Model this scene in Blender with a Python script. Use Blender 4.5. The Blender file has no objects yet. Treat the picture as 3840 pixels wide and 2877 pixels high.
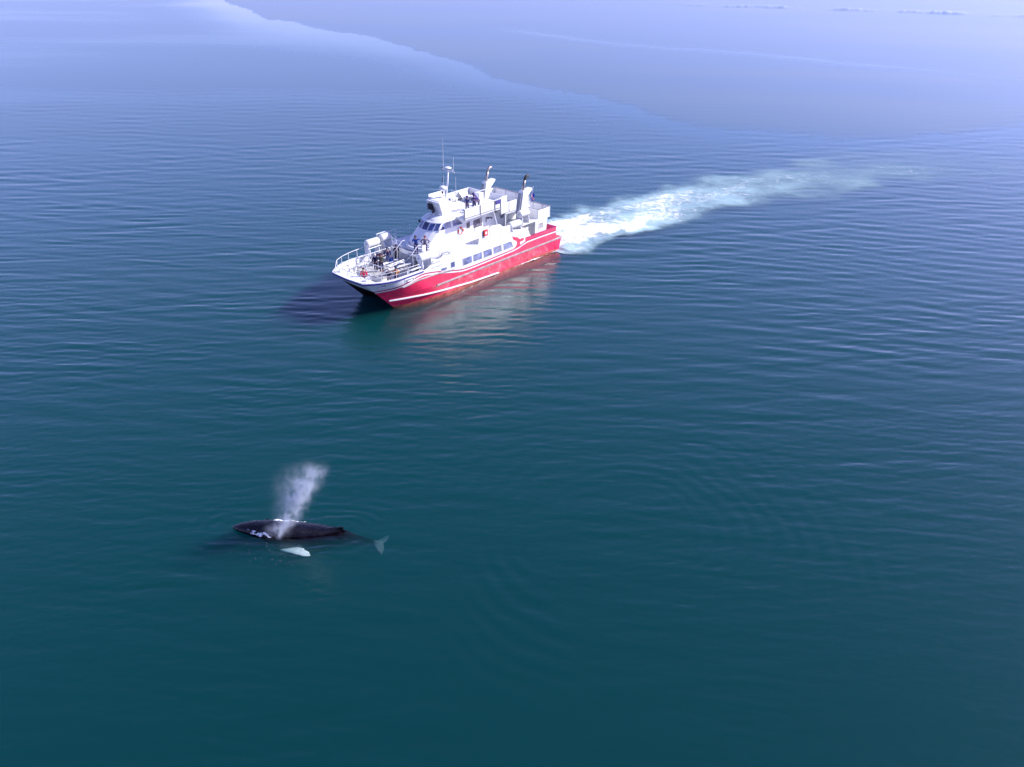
import bpy, bmesh, math, random
from mathutils import Vector, Matrix, noise as mnoise
R = math.radians
random.seed(7)
scene = bpy.context.scene
C = scene.collection

# ------------------------------------------------------------------ camera, sky, sun, exposure
cam_d = bpy.data.cameras.new("camera"); cam = bpy.data.objects.new("camera", cam_d); C.objects.link(cam)
cam.location = (0, 0, 29.3); cam.rotation_euler = (R(90 - 28.8), 0, 0)
cam_d.sensor_width = 36; cam_d.lens = 18 / math.tan(R(32)); cam_d.clip_start = 0.5; cam_d.clip_end = 9000
scene.camera = cam
SUN_EL, SUN_AZ = 34.0, 80.9          # azimuth clockwise from +Y
world = bpy.data.worlds.new("World"); scene.world = world; world.use_nodes = True
wn = world.node_tree.nodes; wl = world.node_tree.links
sky = wn.new("ShaderNodeTexSky"); sky.sky_type = 'NISHITA'; sky.sun_disc = False
sky.sun_elevation = R(SUN_EL); sky.sun_rotation = R(SUN_AZ)
sky.air_density = 0.8; sky.dust_density = 0.65; sky.ozone_density = 6.0
bg = wn["Background"]; bg.inputs["Strength"].default_value = 0.15
tint = wn.new("ShaderNodeMix"); tint.data_type = 'RGBA'; tint.blend_type = 'MULTIPLY'; tint.inputs[0].default_value = 1.0
tint.inputs[7].default_value = (1.18, 0.85, 1.08, 1)      # the violet cast of the day's sky light
wl.new(sky.outputs["Color"], tint.inputs[6]); wl.new(tint.outputs[2], bg.inputs["Color"])
sun_d = bpy.data.lights.new("sun", 'SUN'); sun = bpy.data.objects.new("sun", sun_d); C.objects.link(sun)
sun_d.energy = 3.9; sun_d.angle = R(0.53); sun_d.color = (1.0, 0.975, 0.94)
sd = Vector((math.sin(R(SUN_AZ)) * math.cos(R(SUN_EL)), math.cos(R(SUN_AZ)) * math.cos(R(SUN_EL)), math.sin(R(SUN_EL))))
sun.rotation_euler = sd.to_track_quat('Z', 'Y').to_euler(); sun.location = (60, 40, 80)
vs = scene.view_settings; vs.view_transform = 'Standard'; vs.look = 'None'; vs.gamma = 1; vs.exposure = 0.80; vs.use_curve_mapping = False
cy = scene.cycles
cy.use_denoising = True; cy.max_bounces = 8; cy.transparent_max_bounces = 24; cy.volume_bounces = 1
cy.volume_step_rate = 1.0; cy.volume_max_steps = 256; cy.caustics_reflective = False; cy.caustics_refractive = False
cy.sample_clamp_indirect = 6.0

# ------------------------------------------------------------------ node helpers and materials
class NT:
    def __init__(s, nt): s.nt = nt
    def new(s, t, **kw):
        n = s.nt.nodes.new(t)
        for k, v in kw.items(): setattr(n, k, v)
        return n
    def link(s, a, b): s.nt.links.new(a, b)
    def put(s, sock, v):
        if isinstance(v, (int, float)): sock.default_value = v
        elif isinstance(v, (tuple, list)): sock.default_value = v
        else: s.link(v, sock)
    def m(s, op, a, b=None, c=None, clamp=False):
        n = s.new("ShaderNodeMath", operation=op, use_clamp=clamp); s.put(n.inputs[0], a)
        if b is not None: s.put(n.inputs[1], b)
        if c is not None: s.put(n.inputs[2], c)
        return n.outputs[0]
    def vm(s, op, a, b=None):
        n = s.new("ShaderNodeVectorMath", operation=op); s.put(n.inputs[0], a)
        if b is not None: s.put(n.inputs[1], b)
        return n
    def mr(s, v, a, b, c=0., d=1., smooth=True):
        n = s.new("ShaderNodeMapRange", interpolation_type='SMOOTHSTEP' if smooth else 'LINEAR')
        s.put(n.inputs[0], v); s.put(n.inputs[1], a); s.put(n.inputs[2], b); s.put(n.inputs[3], c); s.put(n.inputs[4], d)
        return n.outputs[0]
    def mapping(s, vec, rot=0., scale=(1, 1, 1), loc=(0, 0, 0)):
        n = s.new("ShaderNodeMapping"); s.put(n.inputs["Vector"], vec)
        n.inputs["Rotation"].default_value = (0, 0, R(rot)); n.inputs["Scale"].default_value = scale; n.inputs["Location"].default_value = loc
        return n.outputs[0]
    def noise(s, vec, scale=1., detail=2., rough=0.5, dist=0.):
        n = s.new("ShaderNodeTexNoise"); s.put(n.inputs["Vector"], vec)
        n.inputs["Scale"].default_value = scale; n.inputs["Detail"].default_value = detail
        n.inputs["Roughness"].default_value = rough; n.inputs["Distortion"].default_value = dist
        return n.outputs[0]
    def mixc(s, f, a, b):
        n = s.new("ShaderNodeMix", data_type='RGBA'); s.put(n.inputs[0], f); s.put(n.inputs[6], a); s.put(n.inputs[7], b); return n.outputs[2]
    def mixs(s, f, a, b):
        n = s.new("ShaderNodeMixShader"); s.put(n.inputs[0], f); s.link(a, n.inputs[1]); s.link(b, n.inputs[2]); return n.outputs[0]

def newmat(name):
    m = bpy.data.materials.new(name); m.use_nodes = True; m.node_tree.nodes.clear()
    t = NT(m.node_tree); return m, t, t.new("ShaderNodeOutputMaterial")

def paint(name, col, rough=0.4, var=0.10, dirt=None, dirt_amt=0.0, scale=1.2, metal=0.0, spec=0.5, streak=True, bump=0.01):
    m, t, out = newmat(name)
    b = t.new("ShaderNodeBsdfPrincipled"); t.link(b.outputs[0], out.inputs[0])
    tc = t.new("ShaderNodeTexCoord").outputs["Object"]
    n1 = t.noise(tc, scale, 5, 0.6)
    c2 = tuple(max(0, c * (1 - var * 2)) for c in col) + (1,)
    c1 = tuple(min(1, c * (1 + var)) for c in col) + (1,)
    c = t.mixc(t.mr(n1, 0.35, 0.65), c2, c1)
    if dirt:
        sv = t.mapping(tc, 0, (2.2, 2.2, 0.35) if streak else (1, 1, 1))
        n2 = t.noise(sv, 1.6, 6, 0.65)
        c = t.mixc(t.mr(n2, 0.56, 0.78, 0, dirt_amt), c, dirt + (1,))
    t.put(b.inputs["Base Color"], c)
    t.put(b.inputs["Roughness"], t.mr(t.noise(tc, scale * 3, 4), 0.3, 0.7, rough * 0.8, min(1, rough * 1.25)))
    b.inputs["Metallic"].default_value = metal; b.inputs["Specular IOR Level"].default_value = spec
    if bump:
        bp = t.new("ShaderNodeBump"); bp.inputs["Strength"].default_value = 0.25; bp.inputs["Distance"].default_value = bump
        t.put(bp.inputs["Height"], t.noise(tc, scale * 2.0, 3)); t.link(bp.outputs[0], b.inputs["Normal"])
    return m

M = {}
M['white'] = paint("white_paint", (0.79, 0.79, 0.79), 0.38, 0.02, (0.55, 0.50, 0.44), 0.16)
M['white2'] = paint("white_gelcoat", (0.80, 0.80, 0.80), 0.3, 0.015, (0.6, 0.58, 0.55), 0.10)
M['red'] = paint("red_hull_paint", (0.78, 0.024, 0.10), 0.32, 0.10, (0.62, 0.16, 0.17), 0.45, scale=0.7)
M['redfade'] = paint("faded_red_paint", (0.66, 0.10, 0.11), 0.45, 0.15, (0.55, 0.45, 0.40), 0.6)
M['crimson'] = paint("crimson_stripe_paint", (0.42, 0.003, 0.10), 0.35, 0.05)
M['antifoul'] = paint("worn_waterline_paint", (0.50, 0.10, 0.07), 0.6, 0.2, (0.42, 0.36, 0.28), 0.8, scale=1.5)
M['dark'] = paint("tunnel_black", (0.012, 0.008, 0.012), 0.5, 0.1)  # near-black tone for the tunnel sides, bow underside and wet deck
M['navy'] = paint("navy_stripe_paint", (0.03, 0.02, 0.22), 0.4, 0.05)
M['deck'] = paint("grey_deck_paint", (0.30, 0.32, 0.38), 0.75, 0.10, (0.22, 0.22, 0.24), 0.4, streak=False, scale=2)
M['plank'] = paint("weathered_planks", (0.50, 0.49, 0.46), 0.8, 0.12, (0.35, 0.34, 0.32), 0.5, scale=2.5)
M['wdeck'] = paint("white_deck_paint", (0.74, 0.75, 0.76), 0.6, 0.03, (0.5, 0.5, 0.5), 0.3, streak=False)
M['rail'] = paint("rail_paint", (0.72, 0.72, 0.74), 0.35, 0.05, bump=0)
M['steel'] = paint("brushed_steel", (0.55, 0.54, 0.55), 0.32, 0.08, metal=0.9, bump=0)
M['pipe'] = paint("sooty_exhaust_pipe", (0.36, 0.32, 0.32), 0.4, 0.2, (0.02, 0.02, 0.02), 0.6, metal=0.7)
M['soot'] = paint("soot_black", (0.03, 0.025, 0.03), 0.6, 0.2)
M['rubber'] = paint("grey_rubbing_strake", (0.42, 0.38, 0.38), 0.6, 0.15, (0.6, 0.5, 0.45), 0.5, scale=2)
M['black'] = paint("black_plastic", (0.015, 0.013, 0.03), 0.35, 0.1, bump=0)
M['frame'] = paint("grey_frame", (0.22, 0.22, 0.27), 0.4, 0.1, bump=0)
M['orange'] = paint("life_ring_orange", (0.80, 0.10, 0.05), 0.5, 0.06, bump=0)
M['redbox'] = paint("fire_box_red", (0.72, 0.015, 0.03), 0.35, 0.05, bump=0)
M['raft'] = paint("raft_gelcoat", (0.74, 0.74, 0.75), 0.35, 0.02, (0.6, 0.6, 0.58), 0.15)
M['strap'] = paint("dark_strap", (0.25, 0.26, 0.32), 0.7, 0.1, bump=0)
M['letter'] = paint("faded_lettering", (0.52, 0.52, 0.56), 0.6, 0.15, bump=0)
M['letter2'] = paint("grey_lettering", (0.22, 0.21, 0.25), 0.6, 0.1, bump=0)
M['skin'] = paint("skin", (0.55, 0.33, 0.25), 0.55, 0.05, bump=0)

def glass_mat(name, col, rough=0.06):
    m, t, out = newmat(name)
    b = t.new("ShaderNodeBsdfPrincipled"); t.link(b.outputs[0], out.inputs[0])
    tc = t.new("ShaderNodeTexCoord").outputs["Object"]
    n = t.noise(t.mapping(tc, 20, (1.0, 1.0, 1.6)), 1.7, 3, 0.5)
    t.put(b.inputs["Base Color"], t.mixc(t.mr(n, 0.4, 0.7), col + (1,), tuple(min(1, c * 2.2 + 0.01) for c in col) + (1,)))
    b.inputs["Roughness"].default_value = rough; b.inputs["Specular IOR Level"].default_value = 0.9
    b.inputs["Coat Weight"].default_value = 0.6; b.inputs["Coat Roughness"].default_value = 0.03
    return m
M['glass'] = glass_mat("tinted_saloon_glass", (0.055, 0.075, 0.20))
M['glassd'] = glass_mat("dark_wheelhouse_glass", (0.010, 0.014, 0.075))
M['glassg'] = glass_mat("grey_glass", (0.10, 0.09, 0.12))

def cloth(name, col, rough=0.85):
    return paint(name, col, rough, 0.18, scale=7, bump=0.01, spec=0.2)

# ------------------------------------------------------------------ mesh helpers
def link(o, parent=None):
    C.objects.link(o)
    if parent is not None: o.parent = parent
    return o

class MB:
    def __init__(s): s.v = []; s.f = []; s.mi = []; s.cur = 0
    def add(s, vs_, fs):
        o = len(s.v); s.v += [tuple(p) for p in vs_]
        for f in fs: s.f.append(tuple(i + o for i in f)); s.mi.append(s.cur)
        return s
    def bx(s, x0, x1, y0, y1, z0, z1):
        return s.add([(x0, y0, z0), (x1, y0, z0), (x1, y1, z0), (x0, y1, z0), (x0, y0, z1), (x1, y0, z1), (x1, y1, z1), (x0, y1, z1)],
                     [(3, 2, 1, 0), (4, 5, 6, 7), (0, 1, 5, 4), (1, 2, 6, 5), (2, 3, 7, 6), (3, 0, 4, 7)])
    def hexa(s, p):   # 8 points: bottom ring then top ring
        return s.add(p, [(3, 2, 1, 0), (4, 5, 6, 7), (0, 1, 5, 4), (1, 2, 6, 5), (2, 3, 7, 6), (3, 0, 4, 7)])
    def cyl(s, a, b, r0, r1=None, n=10, cap=True):
        return s.tube([a, b], [r0, r0 if r1 is None else r1], n, cap)
    def tube(s, pts, r, n=6, cap=True):
        pts = [Vector(p) for p in pts]; rr = r if isinstance(r, (list, tuple)) else [r] * len(pts)
        rings = []; up = None
        for i, p in enumerate(pts):
            d = (pts[min(i + 1, len(pts) - 1)] - pts[max(i - 1, 0)]).normalized()
            if up is None:
                up = Vector((0, 0, 1)) if abs(d.z) < 0.9 else Vector((1, 0, 0))
            a = d.cross(up).normalized(); up = a.cross(d).normalized()
            rings.append([p + (a * math.cos(2 * math.pi * k / n) + up * math.sin(2 * math.pi * k / n)) * rr[i] for k in range(n)])
        vs_ = [q for ring in rings for q in ring]; fs = []
        for i in range(len(pts) - 1):
            for k in range(n):
                k2 = (k + 1) % n; fs.append((i * n + k, i * n + k2, (i + 1) * n + k2, (i + 1) * n + k))
        if cap: fs += [tuple(range(n))[::-1], tuple(range((len(pts) - 1) * n, len(pts) * n))]
        return s.add(vs_, fs)
    def lathe(s, prof, c, n=20, axis='z'):
        vs_ = []; fs = []
        for (r, h) in prof:
            for k in range(n):
                a = 2 * math.pi * k / n; p = (r * math.cos(a), r * math.sin(a), h)
                if axis == 'x': p = (h, r * math.cos(a), r * math.sin(a))
                if axis == 'y': p = (r * math.cos(a), h, r * math.sin(a))
                vs_.append((p[0] + c[0], p[1] + c[1], p[2] + c[2]))
        for i in range(len(prof) - 1):
            for k in range(n):
                k2 = (k + 1) % n; fs.append((i * n + k, i * n + k2, (i + 1) * n + k2, (i + 1) * n + k))
        fs += [tuple(range(n))[::-1], tuple(range((len(prof) - 1) * n, len(prof) * n))]
        return s.add(vs_, fs)
    def grid(s, rows):
        n = len(rows[0]); vs_ = [p for r in rows for p in r]; fs = []
        for i in range(len(rows) - 1):
            for k in range(n - 1): fs.append((i * n + k, i * n + k + 1, (i + 1) * n + k + 1, (i + 1) * n + k))
        return s.add(vs_, fs)
    def prism(s, top, bot):    # two rings with the same count
        n = len(top); fs = [tuple(range(n)), tuple(range(n, 2 * n))[::-1]]
        for k in range(n): fs.append((k, (k + 1) % n, n + (k + 1) % n, n + k))
        return s.add(list(top) + list(bot), fs)
    def mesh(s, name, mats, smooth=False, fix=True):
        me = bpy.data.meshes.new(name); me.from_pydata(s.v, [], s.f)
        mats = mats if isinstance(mats, (list, tuple)) else [mats]
        for m in mats: me.materials.append(m)
        if len(mats) > 1:
            for p, i in zip(me.polygons, s.mi): p.material_index = i
        if fix:
            bm = bmesh.new(); bm.from_mesh(me); bmesh.ops.recalc_face_normals(bm, faces=bm.faces); bm.to_mesh(me); bm.free()
        if smooth:
            for p in me.polygons: p.use_smooth = True
        me.update(); return me
    def build(s, name, mats, parent=None, smooth=False, bevel=0, fix=True, auto=None):
        o = link(bpy.data.objects.new(name, s.mesh(name, mats, smooth or auto is not None, fix)), parent)
        if bevel:
            b = o.modifiers.new("bevel", 'BEVEL'); b.width = bevel; b.segments = 2; b.limit_method = 'ANGLE'; b.angle_limit = R(40)
        if auto is not None: o.data.set_sharp_from_angle(angle=R(auto))
        return o

def tag(o, label=None, cat=None, group=None, kind=None):
    for k, v in (("label", label), ("category", cat), ("group", group), ("kind", kind)):
        if v: o[k] = v
    return o
def empty(name, loc=(0, 0, 0), rz=0.):
    o = bpy.data.objects.new(name, None); o.location = loc; o.rotation_euler = (0, 0, rz); o.empty_display_size = 0.3
    return link(o)
def sstep(a, b, x):
    t = min(1, max(0, (x - a) / (b - a))); return t * t * (3 - 2 * t)
def interp(tab, x):           # tab sorted by descending or ascending x
    t = sorted(tab)
    if x <= t[0][0]: return t[0][1]
    for (a, va), (b, vb) in zip(t, t[1:]):
        if x <= b: return va + (vb - va) * (x - a) / (b - a)
    return t[-1][1]
def smooth_tab(tab, x, w=0.35): return (interp(tab, x - w) + interp(tab, x) * 2 + interp(tab, x + w)) / 4

# ------------------------------------------------------------------ the sea
ORIGIN = Vector((-12.146, 68.826, 0)); HEAD = R(228)
ROT = Matrix.Rotation(HEAD, 4, 'Z')
def W(p): return ORIGIN + (ROT @ Vector(p))


import numpy as np
def wind_edge(x):             # y of the line beyond which a breeze ruffles the surface
    xs = [-900, -400, -145, -95, -39, -1, 28, 48, 62, 90, 150, 400, 900]
    ys = [1500, 900, 451, 350, 276, 197, 154, 140, 135, 149, 190, 260, 300]
    return np.interp(x, xs, ys)
def lerp_noise(x, y, seed):   # smooth value noise on arrays
    xi = np.floor(x).astype(np.int64); yi = np.floor(y).astype(np.int64); fx = x - xi; fy = y - yi
    def h(a, b):
        n = (a * 374761393 + b * 668265263 + seed * 1442695041) & 0x7fffffff
        n = ((n ^ (n >> 13)) * 1274126177) & 0x7fffffff
        return ((n ^ (n >> 16)) & 0xffff) / 65535.0
    fx = fx * fx * (3 - 2 * fx); fy = fy * fy * (3 - 2 * fy)
    return (h(xi, yi) * (1 - fx) + h(xi + 1, yi) * fx) * (1 - fy) + (h(xi, yi + 1) * (1 - fx) + h(xi + 1, yi + 1) * fx) * fy
def fbm(x, y, seed, oct=4):
    v = 0; a = 0.5; tot = 0
    for k in range(oct):
        v = v + a * lerp_noise(x * 2 ** k + k * 17.3, y * 2 ** k - k * 9.1, seed + k); tot += a; a *= 0.5
    return v / tot
def nstep(a, b, x):
    t = np.clip((x - a) / (b - a), 0, 1); return t * t * (3 - 2 * t)

def sea_surface():
    HC, TAN, CP, SP, FP = 29.3, math.tan(R(32)), math.cos(R(28.8)), math.sin(R(28.8)), 819.0
    ys = [13.0]
    while ys[-1] < 900: ys.append(ys[-1] + 0.85 * (ys[-1] ** 2 + HC ** 2) / (HC * FP))
    ys = np.array(ys); nr = len(ys); nc = 620
    dy = np.gradient(ys)
    u = np.linspace(-1, 1, nc)
    half = TAN * (ys * CP + HC * SP) * 1.22
    X = half[:, None] * u[None, :]; Y = np.repeat(ys[:, None], nc, 1)
    dx = (half * 2 / (nc - 1))[:, None]
    D = Y - wind_edge(X) + (fbm(X * 0.06, Y * 0.04, 3) - 0.5) * 16 + (fbm(X * 0.3, Y * 0.2, 31) - 0.5) * 5
    D = D + (fbm(X * 0.9, Y * 0.35, 33, 3) - 0.5) * 7
    beyond = nstep(-2.0, 7.0, D)
    wid = 22 + 58 * nstep(40, -80, X)
    slick = nstep(-wid, -2, D) * nstep(2.0, -1.0, D) * (0.62 + 0.38 * nstep(60, -70, X))
    streak = fbm(X * 0.010 + Y * 0.002, Y * 0.05 + X * 0.011, 11)
    # a dark and a pale lane far out on the right
    lane = nstep(9, 0, np.abs(Y - (404 - 0.50 * (X - 120)) + (fbm(X * .02, Y * .02, 5) - .5) * 26)) * nstep(70, 110, X)
    pale = nstep(12, 0, np.abs(Y - (298 - 0.9 * X) + (fbm(X * .03, Y * .02, 8) - .5) * 22)) * nstep(-20, 10, X) * beyond
    near = 0.48 + 0.52 * nstep(26, 78, Y)
    grp = 0.62 + 0.70 * nstep(0.30, 0.70, fbm(X * 0.045 + 3, Y * 0.075, 21, 2))
    grp2 = 0.55 + 0.85 * nstep(0.30, 0.70, fbm(X * 0.11 + 9, Y * 0.19, 22, 2))
    rng = np.random.default_rng(5)
    Z = np.zeros_like(X); lost = np.zeros_like(X)
    wx = (fbm(X * 0.05, Y * 0.05, 41, 2) - .5) * 4; wy = (fbm(X * 0.06 + 5, Y * 0.06, 42, 2) - .5) * 1.6
    for i in range(64):
        lam = 0.40 * (4.8 / 0.40) ** ((i + rng.random()) / 64)
        th = math.pi / 2 + rng.normal(0, 0.20) + (0.08 if i % 2 else -0.10)
        kx, ky = math.cos(th) * 2 * math.pi / lam, math.sin(th) * 2 * math.pi / lam
        slope = 0.0150 * (lam / 1.2) ** (0.0 if lam < 1.2 else -0.95)
        keep = nstep(2.0, 4.0, lam / np.maximum(dy[:, None] * abs(math.sin(th)) + dx * abs(math.cos(th)), 1e-4))
        a = slope * lam / (2 * math.pi)
        lost += 0.5 * slope ** 2 * (1 - keep ** 2)
        Z += a * keep * (grp if lam > 1.6 else grp2) * np.sin(kx * (X + wx) + ky * (Y + wy) + rng.random() * 6.283)
    calm = (1 - 0.75 * beyond) * (1 - 0.80 * slick)
    Z *= near * calm
    # rings spreading from the spot where the whale last went under
    ln = np.hypot(X - 6.3, (Y - 36.4)); rr = ln + (fbm(X * .22, Y * .22, 51, 2) - .5) * 2.0
    env = nstep(2.2, 5.5, ln) * nstep(17, 8, ln) * (0.1 + 0.9 * nstep(.36, .62, fbm(X * .2, Y * .2, 52, 2)))
    Z += 0.0150 * env * (0.5 + 0.5 * nstep(37, 33, Y)) * np.sin(10.5 * np.power(rr, 0.80))
    # ripples pushed out by the whale's head and back
    wd = np.hypot(np.maximum(np.abs(X + 12.4) - 2.9, 0) * 0.8, Y - 36.3)
    Z += 0.012 * np.sin(wd * 9.0 + (fbm(X * .6, Y * .6, 81, 2) - .5) * 7) * nstep(0.5, 0.9, wd) * nstep(3.6, 1.2, wd) * nstep(.25, .6, fbm(X * .5, Y * .5, 82, 2))
    # short waves thrown off the wake, running off to the right
    ph = (X * 0.34 + Y * 0.94) * 3.2 + fbm(X * .07, Y * .07, 61, 2) * 12
    Z += 0.013 * np.sin(ph) * nstep(4, 26, X) * nstep(112, 86, Y) * nstep(44, 60, Y) * nstep(.40, .64, fbm(X * .05, Y * .10, 62, 2))
    Z += lane * 0.9 * rng.random(Z.shape) * nstep(.35, .6, fbm(X * .05, Y * .1, 91, 3))
    # roughness of the ripples too small for the mesh (squared facet slope), and the height of the shader's ripples
    patch = 0.55 + 0.9 * nstep(.30, .70, fbm(X * .012 + Y * .004, Y * .04, 71, 4))
    al = 0.00010 + 1.3 * lost * calm ** 2 * patch + beyond * (0.010 + 0.014 * nstep(.30, .70, streak)) * (1 - 0.85 * pale)
    al = al * (1 - 0.65 * slick)
    rip = (1 - 0.75 * nstep(70, 220, Y) * (1 - 0.55 * beyond)) * (1 - 0.6 * slick) * (0.45 + 0.35 * nstep(60, 35, Y))
    # frame of flat far water round the fine grid
    Z[0, :] = Z[-1, :] = 0; Z[:, 0] = Z[:, -1] = 0
    rows = nr + 2; cols = nc + 2
    GX = np.zeros((rows, cols)); GY = np.zeros((rows, cols)); GZ = np.zeros((rows, cols)); GR = np.full((rows, cols), 0.02); GB = np.full((rows, cols), 0.1)
    GX[1:-1, 1:-1] = X; GY[1:-1, 1:-1] = Y; GZ[1:-1, 1:-1] = Z; GR[1:-1, 1:-1] = al; GB[1:-1, 1:-1] = rip
    GX[0, 1:-1] = np.linspace(-5000, 5000, nc); GX[-1, 1:-1] = np.linspace(-9000, 9000, nc); GY[0, :] = -400; GY[-1, :] = 8000
    GX[1:-1, 0] = -5000 - 4 * ys; GX[1:-1, -1] = 5000 + 4 * ys; GY[1:-1, 0] = ys; GY[1:-1, -1] = ys
    GX[0, 0], GX[0, -1], GX[-1, 0], GX[-1, -1] = -5000, 5000, -40000, 40000
    n = rows * cols
    co = np.stack([GX, GY, GZ], -1).reshape(-1, 3)
    idx = np.arange(n).reshape(rows, cols)
    q = np.stack([idx[:-1, :-1], idx[:-1, 1:], idx[1:, 1:], idx[1:, :-1]], -1).reshape(-1, 4)
    b = [(-5000, -400, -60), (5000, -400, -60), (40000, 8000, -60), (-40000, 8000, -60)]
    co = np.concatenate([co, np.array(b)]); B0 = n
    polys = [list(idx[0, ::-1]) + [B0, B0 + 1], list(idx[:, -1])[::-1] + [B0 + 1, B0 + 2], list(idx[-1, :]) + [B0 + 2, B0 + 3], list(idx[:, 0]) + [B0 + 3, B0], [B0 + 3, B0 + 2, B0 + 1, B0]]
    loops = np.concatenate([q.reshape(-1)] + [np.array(p_) for p_ in polys])
    tot = np.concatenate([np.full(len(q), 4), np.array([len(p_) for p_ in polys])]); start = np.concatenate([[0], np.cumsum(tot)[:-1]])
    me = bpy.data.meshes.new("water")
    me.vertices.add(len(co)); me.vertices.foreach_set("co", co.astype(np.float32).ravel())
    me.loops.add(len(loops)); me.loops.foreach_set("vertex_index", loops.astype(np.int32))
    me.polygons.add(len(tot)); me.polygons.foreach_set("loop_start", start.astype(np.int32))
    me.update(calc_edges=True)
    sm = np.ones(len(tot), dtype=bool); sm[-5:] = False; me.polygons.foreach_set("use_smooth", sm)
    for nm_, g_ in (("ruffle", GR), ("ripple", GB)):
        at = me.attributes.new(nm_, 'FLOAT', 'POINT'); at.data.foreach_set("value", np.concatenate([g_.ravel(), np.zeros(4)]).astype(np.float32))
    me.validate(); return me

def water_material():
    m, t, out = newmat("sea_water")
    P = t.new("ShaderNodeTexCoord").outputs["Object"]
    ruf = t.new("ShaderNodeAttribute", attribute_name="ruffle").outputs["Fac"]
    rip = t.new("ShaderNodeAttribute", attribute_name="ripple").outputs["Fac"]
    h = t.noise(t.mapping(P, 6, (1.5, 3.4, 1)), 1, 2.5, 0.6)
    bp = t.new("ShaderNodeBump"); bp.inputs["Strength"].default_value = 1.0; bp.inputs["Distance"].default_value = 1.0
    t.put(bp.inputs["Height"], t.m('MULTIPLY', h, t.m('MULTIPLY', rip, 0.030)))
    dt = t.vm('DOT_PRODUCT', t.new("ShaderNodeNewGeometry").outputs["Incoming"], bp.outputs[0]).outputs["Value"]
    fr = t.m('ADD', 0.021, t.m('MULTIPLY', 0.979, t.m('POWER', t.m('SUBTRACT', 1.0, t.m('MINIMUM', t.m('ABSOLUTE', dt), 1.0)), 4.0)))
    gl = t.new("ShaderNodeBsdfGlossy"); gl.inputs["Color"].default_value = (1, 1, 1, 1)
    t.put(gl.inputs["Roughness"], t.m('POWER', t.m('MAXIMUM', ruf, 0.00001), 0.25)); t.link(bp.outputs[0], gl.inputs["Normal"])
    tr = t.new("ShaderNodeBsdfTransparent")
    t.link(t.mixs(fr, tr.outputs[0], gl.outputs[0]), out.inputs["Surface"])
    sc = t.new("ShaderNodeVolumeScatter"); sc.inputs["Color"].default_value = (0.005, 0.098, 0.097, 1); sc.inputs["Density"].default_value = 0.85
    sc.inputs["Anisotropy"].default_value = 0.0
    ab = t.new("ShaderNodeVolumeAbsorption"); ab.inputs["Color"].default_value = (0.25, 0.56, 0.60, 1); ab.inputs["Density"].default_value = 0.90
    ad = t.new("ShaderNodeAddShader"); t.link(sc.outputs[0], ad.inputs[0]); t.link(ab.outputs[0], ad.inputs[1])
    t.link(ad.outputs[0], out.inputs["Volume"])
    return m
sea_me = sea_surface(); sea_me.materials.append(water_material())
sea = link(bpy.data.objects.new("water", sea_me))
tag(sea, "calm teal sea with fine ripples and paler far water", "sea", kind="structure")

# ------------------------------------------------------------------ the tour boat (local frame: x forward, y port, z up, origin at the stems on the waterline)
boat = empty("tour_boat", ORIGIN, HEAD)
tag(boat, "red and white whale-watching catamaran with a bow full of passengers", "boat")
REDTOP = [(3.2, 2.17), (2.05, 2.15), (1.3, 2.24), (0.55, 2.29), (-0.37, 2.48), (-1.66, 2.78), (-2.65, 2.86), (-4.04, 2.63), (-5.47, 2.30), (-7.24, 1.90),
          (-8.5, 1.86), (-10.8, 1.90), (-14.0, 1.98), (-14.9, 2.02), (-15.6, 2.16), (-16.4, 2.37), (-18.6, 2.37), (-21.2, 2.33)]
def redtop(x): return smooth_tab(REDTOP, x, 0.3)
def half(x, z):
    zz = min(max(z, -0.9), 3.1); xs = min(zz, 3.1); Y = 3.4 + 0.1 * sstep(0.3, 1.2, z)
    ln = 7.0 - 1.2 * max(zz, 0); s = min(max((xs - x) / ln, 0), 1)
    return 2.15 + (Y - 2.15) * (1 - (1 - s) ** 2.2)
def stemx(z): return z if z > -0.2 else -0.2 + (z + 0.2) * 2.2
def aftx(z): return -21.35 - 0.75 * max(z, 0) / 1.33 if z < 1.34 else -21.1
TT = [(i / 46.0) ** 1.55 for i in range(47)]
def hull_row(fz, aft=None, x0=None):
    pts = []
    for t_ in TT:
        x = 3.0 + (-21.1 - 3.0) * t_
        for _ in range(4):
            z = fz(x); xs = stemx(z) if x0 is None else min(x0, stemx(z)); xa = aftx(z) if aft is None else aft
            x = xs + (xa - xs) * t_
        pts.append((x, half(x, z), z))
    return pts
def both(rows, name, mat, smooth=True, auto=35):
    for sg in (1, -1):
        m = MB(); m.grid([[(p[0], p[1] * sg, p[2]) for p in r] for r in rows]); m.build(name, mat, boat, smooth=True, auto=auto)
zlow = [-0.9, -0.45, 0.0]
both([hull_row(lambda x, z=z: z) for z in zlow] + [hull_row(lambda x: 0.16 + 0.004 * x)], "keel_plating", M['antifoul'])
both([hull_row(lambda x: 0.16 + 0.004 * x), hull_row(lambda x: 0.45), hull_row(lambda x: 0.9), hull_row(lambda x: 1.33)], "lower_hull", M['red'])
both([hull_row(lambda x: 1.335, aft=-21.1), hull_row(lambda x: 0.5 * (1.335 + redtop(x) - 0.25), aft=-21.1), hull_row(lambda x: redtop(x) - 0.25, aft=-21.1)], "upper_hull", M['red'])
both([hull_row(lambda x: redtop(x) - 0.25, aft=-21.1), hull_row(lambda x: redtop(x) - 0.125, aft=-21.1)], "white_pinstripe", M['white'])
both([hull_row(lambda x: redtop(x) - 0.125, aft=-21.1), hull_row(lambda x: redtop(x), aft=-21.1)], "crimson_pinstripe", M['crimson'])
def sheer(x):
    if x < -16.25: return 2.64
    return 3.1 + 0.62 * sstep(-2.4, -4.4, x)
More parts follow.
